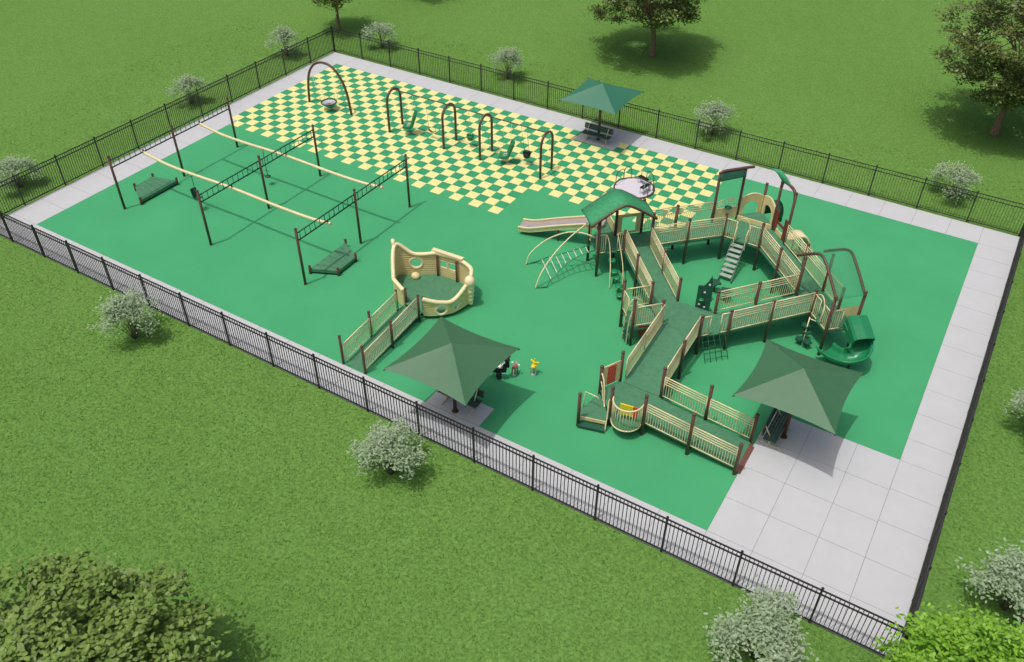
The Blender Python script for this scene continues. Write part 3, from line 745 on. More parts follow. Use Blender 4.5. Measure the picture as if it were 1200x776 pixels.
# third tower
floor([W0, V1_, W2, W3], Z3); floor([V1_, V2_, W5, W2], Z3)
for p, h in ((V1_, 2.42), (W0, 3.15), (V2_, 3.02), (W5, 3.05), (W3, 3.1), (W2, 2.3)): post(p, h)
half_guards(V1_, V2_, Z3, .42, .60, True)
guard(V2_, mix(V2_, W5, .50), Z3, Z3, band=False, top=1.05, indiv=True)
guard(W3, W2, Z3, Z3, band=False, top=1.05)
tp = MB(); tp.add([V2(mix(W5, W2, .05), Z3 + .1), V2(mix(W5, W2, .9), Z3 + .1), V2(mix(W5, W2, .05), Z3 + 1.1)], [(0, 1, 2)]); tp.build('wing_panel', 'cream_plastic', PS, solid=.05)
m = MB(); u, v = mix(V1_, V2_, .12), mix(V1_, V2_, .58); mm = mix(V1_, V2_, .36)
m.tube(spline([V2(u, Z3 - .1), V2(u, Z3 + .95), V2(mm, Z3 + 1.22), V2(v, Z3 + .95), V2(v, Z3 + .05)], 6), .026, 6)
m.tube([(35.52, -12.04, 0), (35.47, -11.66, Z3 + .05)], .026, 6); m.tube([(35.47, -11.62, Z3 - .05), (35.75, -11.66, Z3 - .05)], .024, 6)
m.build('arched_handrail', 'cream_metal', PS)
for (x, y, z) in ((35.35, -11.95, .28), (35.68, -12.05, .34), (35.55, -11.8, .62), (35.42, -11.7, .85)):
    m = MB(); pl = [(x + .17 * (1 + .25 * math.cos(5 * 2 * math.pi * i / 20)) * math.cos(2 * math.pi * i / 20), y + .17 * (1 + .25 * math.cos(5 * 2 * math.pi * i / 20)) * math.sin(2 * math.pi * i / 20)) for i in range(20)]
    m.prism(pl, z - .04, z + .02); m.tube([(x, y, 0), (x, y, z)], .025, 6); m.build('stepping_pod', 'dark_green', PS)
gable((35.22, -11.14), (36.10, -10.24), (math.sqrt(.5), -math.sqrt(.5)), 1.60, 2.88, 3.92, 'brown_metal', 'roof_sheet', 'clear green arched roof panel above the spiral slide')
# spiral slide
sp_ = spline([(37.10, -11.38, 1.24), (37.32, -11.66, 1.16), (37.66, -12.06, .92), (37.72, -12.48, .70), (37.42, -12.74, .53), (37.0, -12.70, .42), (36.66, -12.50, .35), (36.45, -12.32, .32)], 7)
pr = [(.36 * math.sin(R(a)), .30 - .30 * math.cos(R(a))) for a in range(-95, 96, 19)]
m = MB(); m.sweep([(-.43, .34), (-.40, .36)] + pr + [(.40, .36), (.43, .34)], sp_)
ssl = m.build('spiral_slide', 'plastic_green', PS, solid=.035)
hp = [(37.12, -11.36, 1.30), (37.35, -11.70, 1.20), (37.66, -12.10, .98)]
MB().sweep([(-.41, .08), (-.41, .58), (-.34, .68), (0, .72), (.34, .68), (.41, .58), (.41, .08)], hp, smooth=False).build('slide_hood', 'plastic_green', ssl, solid=.04)
rim1 = []; 
for s in (-1, 1):
    pts = []
    for i, p in enumerate(sp_):
        t = sp_[min(i + 1, len(sp_) - 1)] - sp_[max(i - 1, 0)]; sv = t.cross(Vector((0, 0, 1))).normalized(); uu = sv.cross(t).normalized()
        pts.append(p + sv * s * .42 + uu * .35)
    MB().tube(pts, .035, 6).build('rolled_edge', 'plastic_green', ssl)
MB().tube([(37.55, -12.45, 0), (37.55, -12.45, .55)], .05, 8).build('leg', 'brown_metal', ssl)

# ------------------------------------------------------------------ pirate ship playhouse with ramp
SH = thing('ship_playhouse', 'cream ship-shaped play panel ring with portholes around a low green deck', 'playhouse', (20.5, -17.5, 0))
ZS = 0.33
ring = [((19.95, -18.80), 1.00), ((19.08, -18.38), 1.02), ((18.42, -17.30), 1.96), ((19.06, -16.78), 1.42), ((19.90, -16.24), 1.46), ((21.05, -16.16), 1.50), ((21.85, -16.38), 1.40), ((22.22, -17.08), 1.32), ((22.02, -17.98), .80), ((21.62, -18.52), .86), ((21.05, -18.92), 1.06)]
floor([(p[0], p[1]) for p, h in reversed(ring)], ZS, .08, parent=SH)
def ring_panel(i0, i1, holes, lab, z0=0.02, rim=True):
    """moulded wall following the ring; holes = (s along fraction, z, radius, shape)"""
    pts = spline([V2(p, h) for p, h in ring[i0:i1 + 1]], 12)
    cum = [0]
    for i in range(1, len(pts)): cum.append(cum[-1] + (pts[i].xy - pts[i - 1].xy).length)
    L = cum[-1]; NS = max(6, int(L / .05)); NZ = 26
    def at(s):
        s = max(0, min(L, s))
        for i in range(1, len(cum)):
            if s <= cum[i] + 1e-9:
                t = (s - cum[i - 1]) / max(1e-9, cum[i] - cum[i - 1]); return pts[i - 1].lerp(pts[i], t)
        return pts[-1]
    m = MB()
    for i in range(NS + 1):
        p = at(L * i / NS)
        for j in range(NZ + 1): m.v.append(Vector((p.x, p.y, z0 + (p.z - z0) * j / NZ)))
    for i in range(NS):
        for j in range(NZ):
            s = L * (i + .5) / NS; p = at(s); z = z0 + (p.z - z0) * (j + .5) / NZ; skip = False
            for (hs, hz_, hr, shp) in holes:
                ds, dz = abs(s - hs * L), abs(z - hz_)
                if (shp == 'o' and ds * ds + dz * dz < hr * hr) or (shp == 'd' and ds + dz < hr * 1.25) or (shp == 's' and max(ds, dz) < hr): skip = True
            if not skip:
                b0 = i * (NZ + 1) + j; m.f.append([b0, b0 + NZ + 1, b0 + NZ + 2, b0 + 1]); m.sm.append(True)
    o = m.build('hull_panel', 'ship_cream', SH, label=lab, solid=.07)
    if rim:
        MB().tube([at(L * i / 40) + Vector((0, 0, .01)) for i in range(41)], .095, 8).build('top_rim', 'rim_cream', o)
    for (hs, hz_, hr, shp) in holes:
        n = {'o': 20, 'd': 4, 's': 4}[shp]; lp = []
        for k in range(n):
            g_ = 2 * math.pi * k / n + (math.pi / 4 if shp == 's' else 0); rr_ = hr * (1.25 if shp == 'd' else 1.38 if shp == 's' else 1.0)
            p = at(hs * L + rr_ * math.cos(g_)); lp.append(Vector((p.x, p.y, hz_ + rr_ * math.sin(g_))))
        MB().tube(lp, .070 if shp == 'o' else .045, 6, closed=True).build('porthole_rim', 'rim_cream', o)
    return o
ring_panel(0, 1, [], 'short low hull panel at the bow foot')
ring_panel(1, 4, [(.70, .96, .29, 'o')], 'bow hull panel rising to a scroll, with round porthole')
bk = ring_panel(4, 5, [(.30, .98, .20, 's'), (.70, .98, .20, 's')], 'back hull panel with two square windows')
MB().beam((19.68, -16.22, 1.57), (21.30, -16.18, 1.60), .20, .10).build('roof_cap', 'rail_cream', bk)
ring_panel(5, 7, [], 'plain stern hull panel')
ring_panel(7, 10, [(.36, .50, .21, 'd'), (.66, .46, .25, 'o')], 'front hull panel with round and diamond portholes', z0=.17)
m = MB(); sc_ = []
for k in range(22):
    a = k * .42; r_ = .24 * (1 - k / 26); sc_.append((18.30 - .55 * r_ * math.cos(a) * .8, -17.26 + .85 * r_ * math.cos(a) * .5, 1.92 + r_ * math.sin(a)))
m.tube(sc_, [.10 - .0018 * k for k in range(22)], 8)
m.build('bow_scroll', 'rim_cream', SH)
m = MB()
for k, (z, r) in enumerate(((1.34, .25), (1.08, .19), (.86, .20), (.62, .16), (.40, .16), (.22, .12))): m.ball((22.26 + .02 * (k % 2), -17.10, z), (r, r, r * 1.1), 10, 6)
m.build('stern_carving', 'rim_cream', SH)
m = MB(); m.ball((19.22, -17.02, .42), (.22, .2, .17), 10, 6); m.build('bench_mound', 'cream_plastic', SH)
for p, h in (((19.98, -18.72), 1.10), ((20.0, -16.36), 1.42), ((21.0, -16.30), 1.42), ((21.02, -19.18), 1.45), ((19.93, -19.28), 1.35), ((20.98, -18.80), 1.1)): post(p, h, .05, parent=SH)
# access ramp of the ship
rl, rr_ = (19.99, -23.0), (21.13, -23.0)
floor([(20.06, -23.0), (21.06, -23.0), (20.98, -18.95), (19.97, -18.95)], [0.02, .02, ZS, ZS], .018, 'ramp_floor', parent=SH)
for p, h in ((rl, 1.48), (rr_, 1.45), ((19.97, -21.15), 1.45), ((21.1, -21.15), 1.45)): post(p, h, .055, parent=SH)
gl = lambda y: .02 + (y + 23) / 4.05 * (ZS - .02)
for a_, b2, o_ in (((19.99, -23.0), (19.97, -21.15), .05), ((19.97, -21.15), (19.93, -19.28), .05), ((21.13, -23.0), (21.1, -21.15), -.05), ((21.1, -21.15), (21.02, -19.18), -.05)):
    guard(a_, b2, gl(a_[1]), gl(b2[1]), parent=SH, off=o_, top=.98, indiv=True)

# ------------------------------------------------------------------ zip track
ZT_ = thing('zip_track', 'track ride of three green ladder trusses on brown posts carrying two cream rails', 'zip track', (9, -15.8, 0))
for x in (2.75, 8.96, 15.0):
    for y in (-19.74, -15.80, -11.87): post((x, y), 3.0, .062, parent=ZT_)
    for y0, y1 in ((-19.70, -15.84), (-15.76, -11.91)):
        m = MB(); m.tube([(x, y0, 2.74), (x, y1, 2.74)], .030, 6); m.tube([(x, y0, 2.36), (x, y1, 2.36)], .034, 6)
        tr_ = m.build('ladder_truss', 'truss_green', ZT_)
        n = 12
        for i in range(n):
            y = y0 + (y1 - y0) * (i + .5) / n
            MB().tube([(x, y, 2.36), (x, y, 2.74)], .016, 5, caps=False).build('rung', 'truss_green', tr_)
for y, za in ((-17.78, 0), (-14.02, .02)):
    pts = spline([(2.75, y, 2.34 + za), (3.3, y, 2.24 + za), (4.4, y, 2.12 + za), (6.0, y, 2.10 + za), (9.0, y, 2.17 + za), (12.0, y, 2.10 + za), (13.8, y, 2.12 + za), (14.7, y, 2.19 + za), (15.2, y, 2.25 + za)], 7)
    rl_ = MB().tube(pts, .074, 10).build('track_rail', 'cream_metal', ZT_)
    for x, z in ((2.75, 2.34 + za), (8.96, 2.17 + za), (15.0, 2.23 + za)): MB().box((x, y, z + .09), (.07, .05, .14)).build('hanger', 'oxblood', rl_)
def track_seat(name, label, x, y, zs, kind):
    t = thing(name, label, 'swing seat', (x, y, 0))
    m = MB(); m.tube([(x, y, 2.06), (x, y, zs + (.75 if kind == 'chair' else .05))], .018, 6); m.build('hanger_pole', 'dark_green', t)
    MB().box((x, y, 2.06), (.12, .06, .10)).build('trolley', 'cream_plastic', t)
    if kind == 'chair':
        m = MB()
        m.sweep([(-.22, .10), (-.20, 0), (.20, 0), (.22, .10)], spline([(x + .28, y, zs - .02), (x + .05, y, zs - .06), (x - .14, y, zs + .04), (x - .24, y, zs + .42), (x - .27, y, zs + .70)], 5))
        m.build('moulded_seat', 'dark_green', t, solid=.04)
        m = MB()
        for s in (-.2, .2): m.tube([(x, y, zs + .75), (x + .12, y + s, zs + .08)], .014, 5); m.tube([(x, y, zs + .75), (x - .24, y + s * .9, zs + .5)], .014, 5)
        m.build('strap', 'black_plastic', t)
    else:
        m = MB(); m.lathe([(.02, -.03), (.15, -.02), (.16, .02), (.06, .05)], (x, y, zs), 14); m.build('disc_seat', 'dark_green', t)
        m = MB(); m.tube([(x - .15, y, zs + .35), (x + .15, y, zs + .35)], .016, 5); m.build('handle', 'dark_green', t)
track_seat('track_chair', 'dark green moulded chair hanging from the nearer cream track rail', 6.1, -17.78, .62, 'chair')
for o in C.objects:
    if o.parent and o.parent.name == 'track_chair' and o.name.startswith(('moulded_seat', 'strap')):
        o.scale = (.7, .7, .7); o.location = (0, 0, .3)
track_seat('track_disc', 'small dark green disc seat hanging from the farther cream track rail', 7.28, -14.02, .50, 'disc')

def start_platform(label, pts, topz, hp):
    cxx = sum(p[0] for p in pts) / 4; cyy = sum(p[1] for p in pts) / 4
    t = thing('loading_platform', label, 'platform', (cxx, cyy, 0), 'loading platforms of the zip track')
    m = MB(); m.prism(pts, .10, topz); m.build('platform_deck', 'deck_green', t)
    m = MB(); m.prism([mix(p, (cxx, cyy), .05) for p in pts], 0, .10); m.build('skirt', 'black_plastic', t)
    for p in pts: post(p, hp, .062, parent=t)
    m = MB()
    for i in range(5):
        s = (i + 1) / 6; a, b2 = mix(pts[0], pts[3], s), mix(pts[1], pts[2], s); m.beam(V2(a, topz + .004), V2(b2, topz + .004), .012, .006)
    m.build('grip_strip', 'dark_green', t)
start_platform('dark green wedge platform beside the left fence under the zip track', [(1.75, -18.2), (3.15, -19.0), (3.15, -16.62), (1.72, -16.98)], .26, .42)
start_platform('dark green wedge platform beside the nearest zip track post, towards the ship', [(14.62, -18.98), (15.84, -18.42), (15.80, -17.12), (14.60, -16.42)], .26, .44)

# ------------------------------------------------------------------ swings
def swing_frame():
    t = thing('swing_set', 'row of four brown arches joined by a thin top beam for four swings', 'swing set', (14, -5.16, 0))
    for x in (8.97, 12.86, 15.33, 19.22):
        pts = [(x, -5.78, 0), (x, -5.78, 1.0), (x, -5.78, 1.82)] + [(x, -5.16 - .62 * math.cos(math.pi * i / 12), 1.84 + .62 * math.sin(math.pi * i / 12)) for i in range(1, 12)] + [(x, -4.54, 1.82), (x, -4.54, 1.0), (x, -4.54, 0)]
        MB().tube(pts, .070, 8).build('arch', 'brown_metal', t)
    for a, c in ((9.0, 12.83), (12.89, 15.30), (15.36, 19.19)): MB().tube([(a, -5.16, 2.44), (c, -5.16, 2.44)], .030, 8).build('top_beam', 'brown_metal', t)
swing_frame()
def chains(t, x, y, zt, xs, ys, zs, dx, m_='chain'):
    for s in (-1, 1): MB().tube([(x + s * dx, y, zt), (xs + s * dx * .9, ys, zs)], .010, 4).build('chain', m_, t)
def chair_swing(label, x, y, zs, rz=0):
    t = thing('chair_swing', label, 'swing', (x, y, 0), 'adaptive chair swings')
    chains(t, x, -5.16, 2.42, x, y, zs + .35, .24, 'chain_cream')
    c, s = math.cos(rz), math.sin(rz); P = lambda a, z: (x + a * c, y + a * s, z)
    m = MB(); m.sweep([(-.28, .16), (-.25, .02), (-.12, 0), (.12, 0), (.25, .02), (.28, .16)], spline([P(-.42, zs - .02), P(-.15, zs - .06), P(.10, zs - .02), P(.26, zs + .35), P(.42, zs + .82)], 5))
    m.build('seat_shell', 'plastic_green', t, solid=.09)
    m = MB()
    for q in (-.13, .13): m.tube([(x + .40 * c - q * s, y + .40 * s + q * c, zs + .72), (x + .12 * c - q * s, y + .12 * s + q * c, zs + .12), (x - .2 * c - q * .6 * s, y - .2 * s + q * .6 * c, zs + .03)], .026, 6)
    m.build('harness', 'white_plastic', t)
chair_swing('green moulded chair swing with pale harness, beside the leftmost swing arch', 10.15, -5.28, .50, .5)
chair_swing('green moulded chair swing with pale harness, right of the third swing arch', 16.78, -5.30, .46, .5)
def belt_swing():
    x, y, z = 11.55, -5.05, .45
    t = thing('belt_swing', 'thin brown belt swing hanging between the first two swing arches', 'swing', (x, y, 0)); chains(t, x, -5.16, 2.42, x, y, z + .05, .27)
    MB().sweep([(-.07, 0), (.07, 0)], spline([(x - .25, y, z + .05), (x, y, z - .06), (x + .25, y, z + .05)], 5)).build('belt', 'oxblood', t, solid=.02)
belt_swing()
def bucket(label, x, y, z, mt):
    t = thing('bucket_swing', label, 'swing', (x, y, 0), 'toddler bucket swings'); chains(t, x, -5.16, 2.42, x, y, z + .16, .17)
    MB().lathe([(.13, -.16), (.19, -.10), (.22, .06), (.23, .17), (.19, .17), (.17, .0), (.1, -.1)], (x, y, z), 14).build('bucket', mt, t)
    m = MB(); m.tube([(x - .2, y, z + .17), (x, y - .1, z + .25), (x + .2, y, z + .17)], .022, 6); m.build('grab_bar', mt, t)
bucket('green bucket swing between the second and third swing arches', 14.02, -4.75, .58, 'plastic_green')
bucket('small black bucket swing left of the rightmost swing arch', 17.80, -4.82, .58, 'black_plastic')
def nest_frame():
    t = thing('swing_arch', 'single wide brown arch of the nest swing in the far left corner', 'swing arch', (3.9, -5.18, 0))
    pts = spline([(2.19, -5.18, 0), (2.30, -5.18, 1.1), (2.52, -5.18, 1.95), (2.95, -5.18, 2.55), (3.45, -5.18, 2.82), (3.88, -5.18, 2.88), (4.31, -5.18, 2.82), (4.78, -5.18, 2.52), (5.2, -5.18, 1.9), (5.44, -5.18, 1.1), (5.57, -5.18, 0)], 5)
    MB().tube(pts, .075, 8).build('arch', 'brown_metal', t)
    t = thing('nest_swing', 'round pale nest swing hanging under the wide single arch', 'swing', (3.98, -5.3, 0))
    c = Vector((4.0, -5.35, .50)); rg = [(c.x + .46 * math.cos(2 * math.pi * i / 24), c.y + .46 * math.sin(2 * math.pi * i / 24), c.z) for i in range(24)]
    MB().tube(rg, .045, 8, closed=True).build('ring', 'dark_green', t)
    MB().lathe([(.02, -.16), (.25, -.13), (.40, -.05), (.45, .0), (.40, -.03), (.25, -.10), (.02, -.13)], c, 20).build('basket', 'pale_disc', t)
    m = MB()
    for i in range(6):
        a = math.pi * i / 6; m.tube([(c.x + .42 * math.cos(a), c.y + .42 * math.sin(a), c.z + .005), (c.x, c.y, c.z - .12), (c.x - .42 * math.cos(a), c.y - .42 * math.sin(a), c.z + .005)], .008, 4)
    m.build('webbing', 'black_plastic', t)
    for hx, q in ((2.65, 14), (2.65, 10), (5.05, 22), (5.05, 2)):
        hz_ = 2.2; MB().tube([(hx, -5.18, hz_), rg[q]], .010, 4).build('chain', 'chain_cream', t)
nest_frame()

# ------------------------------------------------------------------ flush carousel
def carousel():
    t = thing('wheelchair_carousel', 'flat pale round carousel disc with brown rim and small seats on the checker tiles', 'carousel', (24.0, -4.05, 0))
    MB().lathe([(1.02, .006), (1.02, .05), (.98, .056)], (24, -4.05, 0), 40, smooth=False).build('disc', 'pale_disc', t)
    MB().tube([(24 + 1.06 * math.cos(2 * math.pi * i / 40), -4.05 + 1.06 * math.sin(2 * math.pi * i / 40), .045) for i in range(40)], .045, 6, closed=True).build('rim', 'brown_metal', t)
    def hoop(a0, a1, h, name='hoop_rail'):
        p0 = (24 + 1.0 * math.cos(a0), -4.05 + 1.0 * math.sin(a0)); p1 = (24 + 1.0 * math.cos(a1), -4.05 + 1.0 * math.sin(a1))
        MB().tube(spline([V2(p0, .05), V2(p0, h * .7), V2(mix(p0, p1, .2), h), V2(mix(p0, p1, .8), h), V2(p1, h * .7), V2(p1, .05)], 5), .020, 6).build(name, 'truss_green', t)
    hoop(R(195), R(150), .75); hoop(R(150), R(125), .75); hoop(R(30), R(75), .75); hoop(R(-20), R(15), .70)
    for a in (R(70), R(-10)):
        x, y = 24 + .66 * math.cos(a), -4.05 + .66 * math.sin(a); mt = Matrix.Rotation(a, 3, 'Z'); P = lambda q: Vector((x, y, 0)) + mt @ Vector(q)
        m = MB(); m.box(P((0, 0, .42)), (.24, .62, .05), rz=a); m.build('seat', 'black_plastic', t)
        m = MB()
        for sx in (-.1, .1):
            for sy in (-.28, .28): m.tube([P((sx, sy, .05)), P((sx, sy, .42))], .016, 5)
        m.tube([P((.14, -.30, .05)), P((.14, -.30, .70)), P((.14, .30, .70)), P((.14, .30, .05))], .018, 6)
        m.build('seat_frame', 'step_grey', t)
carousel()

# ------------------------------------------------------------------ shades and benches
def shade(label, x, y, mt, zc=2.68, za=3.42, h=1.78):
    t = thing('shade_structure', label, 'shade', (x, y, 0), 'square fabric shades over benches')
    MB().tube([(x, y, 0), (x, y, za - .03)], .075, 12).build('pole', 'brown_metal', t)
    MB().lathe([(.14, 0), (.14, .02), (.09, .03)], (x, y, .0), 12).build('base_plate', 'brown_metal', t)
    cs = [Vector((x + a * h, y + b2 * h, zc)) for a, b2 in ((-1, -1), (1, -1), (1, 1), (-1, 1))]; ap = Vector((x, y, za))
    for c in cs: MB().tube([ap - Vector((0, 0, .10)), c - Vector((0, 0, .06))], .026, 6).build('arm', 'brown_metal', t)
    N = 12
    for i in range(4):
        c0, c1 = cs[i], cs[(i + 1) % 4]; mid_ = (c0 + c1) / 2; inw = (Vector((x, y, zc)) - mid_)
        m = MB(); rows = []
        for r_ in range(N + 1):
            f = r_ / N
            for k in range(N + 1):
                s = k / N; edge = c0.lerp(c1, s) + inw * .09 * 4 * s * (1 - s)
                p = ap.lerp(edge, f); 
                m.v.append(p)
        for r_ in range(N):
            for k in range(N):
                a = r_ * (N + 1) + k; m.f.append([a, a + N + 1, a + N + 2, a + 1]); m.sm.append(False)
        m.build('canopy_panel', mt, t, solid=.008)
shade('grey-green square shade canopy in front of the ship ramp by the near fence', 25.40, -22.85, 'canopy_fabric')
shade('grey-green square shade canopy at the edge of the concrete patio', 36.53, -17.50, 'canopy_fabric')
shade('teal-green square shade canopy by the far fence above the checker tiles', 19.79, -0.02, 'canopy_teal')
def bench(label, x, y, rz, L=1.75):
    t = thing('park_bench', label, 'bench', group='benches under the shades', local=True)
    n = 5
    for i in range(n):
        MB().box((0, -.20 + i * .10, .45), (L, .088, .035)).build('seat_slat', 'bench_green', t)
    pr_ = [(.32, .62), (.34, .72), (.36, .82)]
    for yy, z in pr_: MB().box((0, yy - .04, z), (L, .035, .085)).build('back_slat', 'bench_green', t)
    m = MB(); m.tube([(-L / 2, .30, .57), (-L / 2 - .03, .30, .6), (-L / 2 - .03, .34, .86), (L / 2 + .03, .34, .86), (L / 2 + .03, .30, .6), (L / 2, .30, .57)], .022, 6); m.tube([(-L / 2, -.25, .46), (L / 2, -.25, .46)], .022, 6); m.build('edge_pipe', 'bench_pipe', t)
    for s in (-.62, .62):
        m = MB(); m.tube([(s, -.40, .03), (s, .40, .03)], .030, 6); m.tube([(s, .02, .03), (s, .05, .44)], .035, 6); m.tube([(s, .05, .44), (s, .30, .86)], .026, 6)
        m.build('leg_frame', 'cream_metal', t)
    t.location = (x, y, 0.005); t.rotation_euler = (0, 0, rz)
bench('green slatted bench on the patio, turned side-on under its shade', 36.22, -17.60, R(90))
bench('green slatted bench half hidden under the shade beside the near fence', 25.37, -22.46, 0)
bench('green slatted bench facing the checker tiles by the far fence', 19.83, -0.42, 0)

# ------------------------------------------------------------------ spring riders
def rider_horse():
    x, y = 25.84, -20.42
    t = thing('spring_rider', 'black horse spring rider with orange mane tip beside the shade', 'spring rider', (x, y, 0), 'spring riders in a row')
    m = MB(); m.tube([(x + .10 * math.cos(k * .9), y + .10 * math.sin(k * .9), .03 + k * .011) for k in range(30)], .022, 6); m.build('spring', 'black_plastic', t)
    m = MB()
    for s in (-.06, .06): 
        m.sweep([(s - .03, -.14), (s + .03, -.14), (s + .03, .16), (s - .03, .16)], spline([(x - .42, y - .10, .46), (x - .1, y, .48), (x + .25, y + .12, .58)], 4), True, smooth=False)
    m.build('body', 'black_plastic', t)
    m = MB(); m.box((x + .30, y + .16, .86), (.16, .12, .42), rz=.4); m.ball((x + .27, y + .13, 1.06), (.17, .10, .11), 10, 6); m.build('head', 'black_plastic', t)
    m = MB(); m.ball((x + .34, y + .20, 1.22), (.09, .07, .10), 8, 5); m.build('mane', 'kicker', t)
    m = MB(); m.box((x - .02, y + .03, .66), (.34, .22, .05), rz=.4); m.tube([(x + .14, y - .18, .76), (x + .14, y + .28, .76)], .022, 6); m.build('seat', 'white_plastic', t)
    m = MB(); m.box((x + .28, y + .15, 1.10), (.08, .16, .05), rz=.4); m.build('bridle', 'mane_white', t)
def rider_small(label, x, y, mt, hm):
    t = thing('spring_rider', label, 'spring rider', (x, y, 0), 'spring riders in a row')
    m = MB()
    for sx in (-.17, .17):
        m.tube(spline([(x + sx, y - .06, 0), (x + sx, y - .02, .35), (x + sx * .8, y + .02, .58), (x, y + .05, .64)], 4), .035, 6)
    m.build('leg', 'oxblood' if mt == 'saddle_rose' else 'step_grey', t)
    m = MB(); m.ball((x, y, .62), (.15, .22, .13), 12, 6); m.build('body', mt, t)
    m = MB()
    if hm == 'star':
        for k in range(5):
            a = math.pi / 2 + 2 * math.pi * k / 5; m.beam((x, y + .12, .82), (x + .30 * math.cos(a), y + .14, .84 + .26 * math.sin(a)), .05, .10, up=(0, 1, 0))
        m.ball((x, y + .10, .84), .09, 8, 5)
    else:
        m.add([(x - .07, y + .15, .72), (x + .07, y + .15, .72), (x + .05, y + .20, .72), (x - .05, y + .20, .72), (x, y + .16, 1.12)], [(0, 1, 4), (1, 2, 4), (2, 3, 4), (3, 0, 4)])
        for s in (-1, 1): m.ball((x + s * .22, y + .08, .76), (.09, .06, .07), 8, 5)
    m.build('crest', 'yellow_plastic' if hm == 'star' else 'mane_white', t)
    m = MB(); m.lathe([(.16, 0), (.16, .02), (.06, .03)], (x, y, 0), 12); m.tube([(x, y, 0), (x, y, .5)], .05, 8); m.build('stem', 'step_grey', t)
rider_horse()
def shrink(n0, k):
    for o in [o for o in C.objects if o.name.startswith('spring_rider') and o.parent is None][n0:]: o.scale = (k, k, k)
rider_small('small rose and white animal rider in the middle of the three riders', 26.25, -19.86, 'saddle_rose', 'cone')
rider_small('small yellow star-topped rider, farthest from the shade', 26.88, -19.46, 'yellow_plastic', 'star')
shrink(1, .68)

# ------------------------------------------------------------------ trees and shrubs
def leaf_mesh(name, pos, size, rng, up=0.6, wide=0.55, material='leaf_mid', flat=None):
    n = len(pos)
    nrm = rng.normal(size=(n, 3)); nrm /= np.linalg.norm(nrm, axis=1)[:, None]
    nrm[:, 2] = np.abs(nrm[:, 2]); nrm = nrm * (1 - up) + np.array([0, 0, 1.]) * up; nrm /= np.linalg.norm(nrm, axis=1)[:, None]
    a = rng.normal(size=(n, 3)); a -= nrm * (a * nrm).sum(1)[:, None]; a /= np.linalg.norm(a, axis=1)[:, None]
    bb = np.cross(nrm, a); s = size * rng.uniform(.65, 1.25, n)[:, None]
    v = np.empty((n, 6, 3)); W = bb * s * wide * .5; dr = nrm * s
    v[:, 0] = pos - a * s * .5 - dr * .02; v[:, 1] = pos - a * s * .2 + W * .85 - dr * .07; v[:, 2] = pos + a * s * .18 + W * .8 - dr * .08
    v[:, 3] = pos + a * s * .5 - dr * .14; v[:, 4] = pos + a * s * .18 - W * .8 - dr * .08; v[:, 5] = pos - a * s * .2 - W * .85 - dr * .07
    me = bpy.data.meshes.new(name); me.vertices.add(n * 6); me.vertices.foreach_set('co', v.reshape(-1))
    me.loops.add(n * 6); me.loops.foreach_set('vertex_index', np.arange(n * 6, dtype=np.int32))
    me.polygons.add(n); me.polygons.foreach_set('loop_start', np.arange(0, n * 6, 6, dtype=np.int32)); me.polygons.foreach_set('loop_total', np.full(n, 6, dtype=np.int32))
    me.update(calc_edges=True); me.validate(); me.materials.append(M[material])
    return me
def crown_points(rng, centre, radii, nclump, per, spread, shell=0.55, lobes=None):
    d = rng.normal(size=(nclump, 3)); d /= np.linalg.norm(d, axis=1)[:, None]
    r = rng.uniform(shell ** 3, 1, nclump) ** (1 / 3.)
    # uneven outline: radius modulated by a few lobes
    lob = rng.normal(size=(9, 3)); lob /= np.linalg.norm(lob, axis=1)[:, None]
    mod = 0.80 + 0.24 * np.max(d @ lob.T, axis=1) ** 3
    c = np.array(centre) + d * (r * mod)[:, None] * np.array(radii)
    k = rng.poisson(per, nclump)
    pts = np.repeat(c, k, axis=0) + rng.normal(size=(k.sum(), 3)) * np.array(spread)
    return c, pts
def tree(label, x, y, h, cz, radii, seed, mt, nclump, per, leaf, trunk_r=.16, lean=(0, 0), wide=.55, spread=.34, group='trees around the lawn', up=.5, flat=.5):
    rng = np.random.default_rng(seed)
    t = thing('broadleaf_tree', label, 'tree', (x, y, -.03), group)
    c, pts = crown_points(rng, (x + lean[0], y + lean[1], cz), radii, nclump, per, (spread, spread, spread * flat))
    o = bpy.data.objects.new('crown', leaf_mesh('crown', pts - np.array([x, y, -.03]), leaf, rng, up=up, wide=wide, material=mt)); C.objects.link(o); o.parent = t
    m = MB(); fork = max(.9, cz - radii[2] * .75); top = Vector((x + lean[0], y + lean[1], cz))
    fk = Vector((x + lean[0] * .35, y + lean[1] * .35, fork))
    m.tube(spline([(x, y, -.05), (x + .05 * trunk_r, y, fork * .45), fk], 5), [trunk_r * (1.35 - .5 * i / 10) if i > 1 else trunk_r * 1.7 for i in range(11)], 9)
    ext = list(range(len(c))); rng.shuffle(ext)
    m.build('trunk', 'bark', t)
    l = MB()
    for q in range(9):
        ang = 2 * math.pi * q / 9 + rng.uniform(-.3, .3); rr_ = rng.uniform(.45, .8)
        e = Vector((top.x + radii[0] * rr_ * math.cos(ang), top.y + radii[1] * rr_ * math.sin(ang), cz + radii[2] * rng.uniform(-.2, .6)))
        md = fk.lerp(e, .5) + Vector((0, 0, radii[2] * .10)); pp = spline([fk - Vector((0, 0, .1)), md, e], 5)
        l.tube(pp, [trunk_r * .55 * (1 - .085 * i) for i in range(len(pp))], 6)
        for w_ in range(4):
            bb_ = pp[int(rng.integers(4, len(pp) - 1))]; tgt = Vector(c[int(rng.integers(len(c)))])
            if (tgt - bb_).length < max(radii) * 1.0: l.tube([bb_, bb_.lerp(tgt, .5) + Vector((0, 0, .1)), tgt], [trunk_r * .2, trunk_r * .14, trunk_r * .05], 5)
    l.build('limb', 'bark', t)
    return t
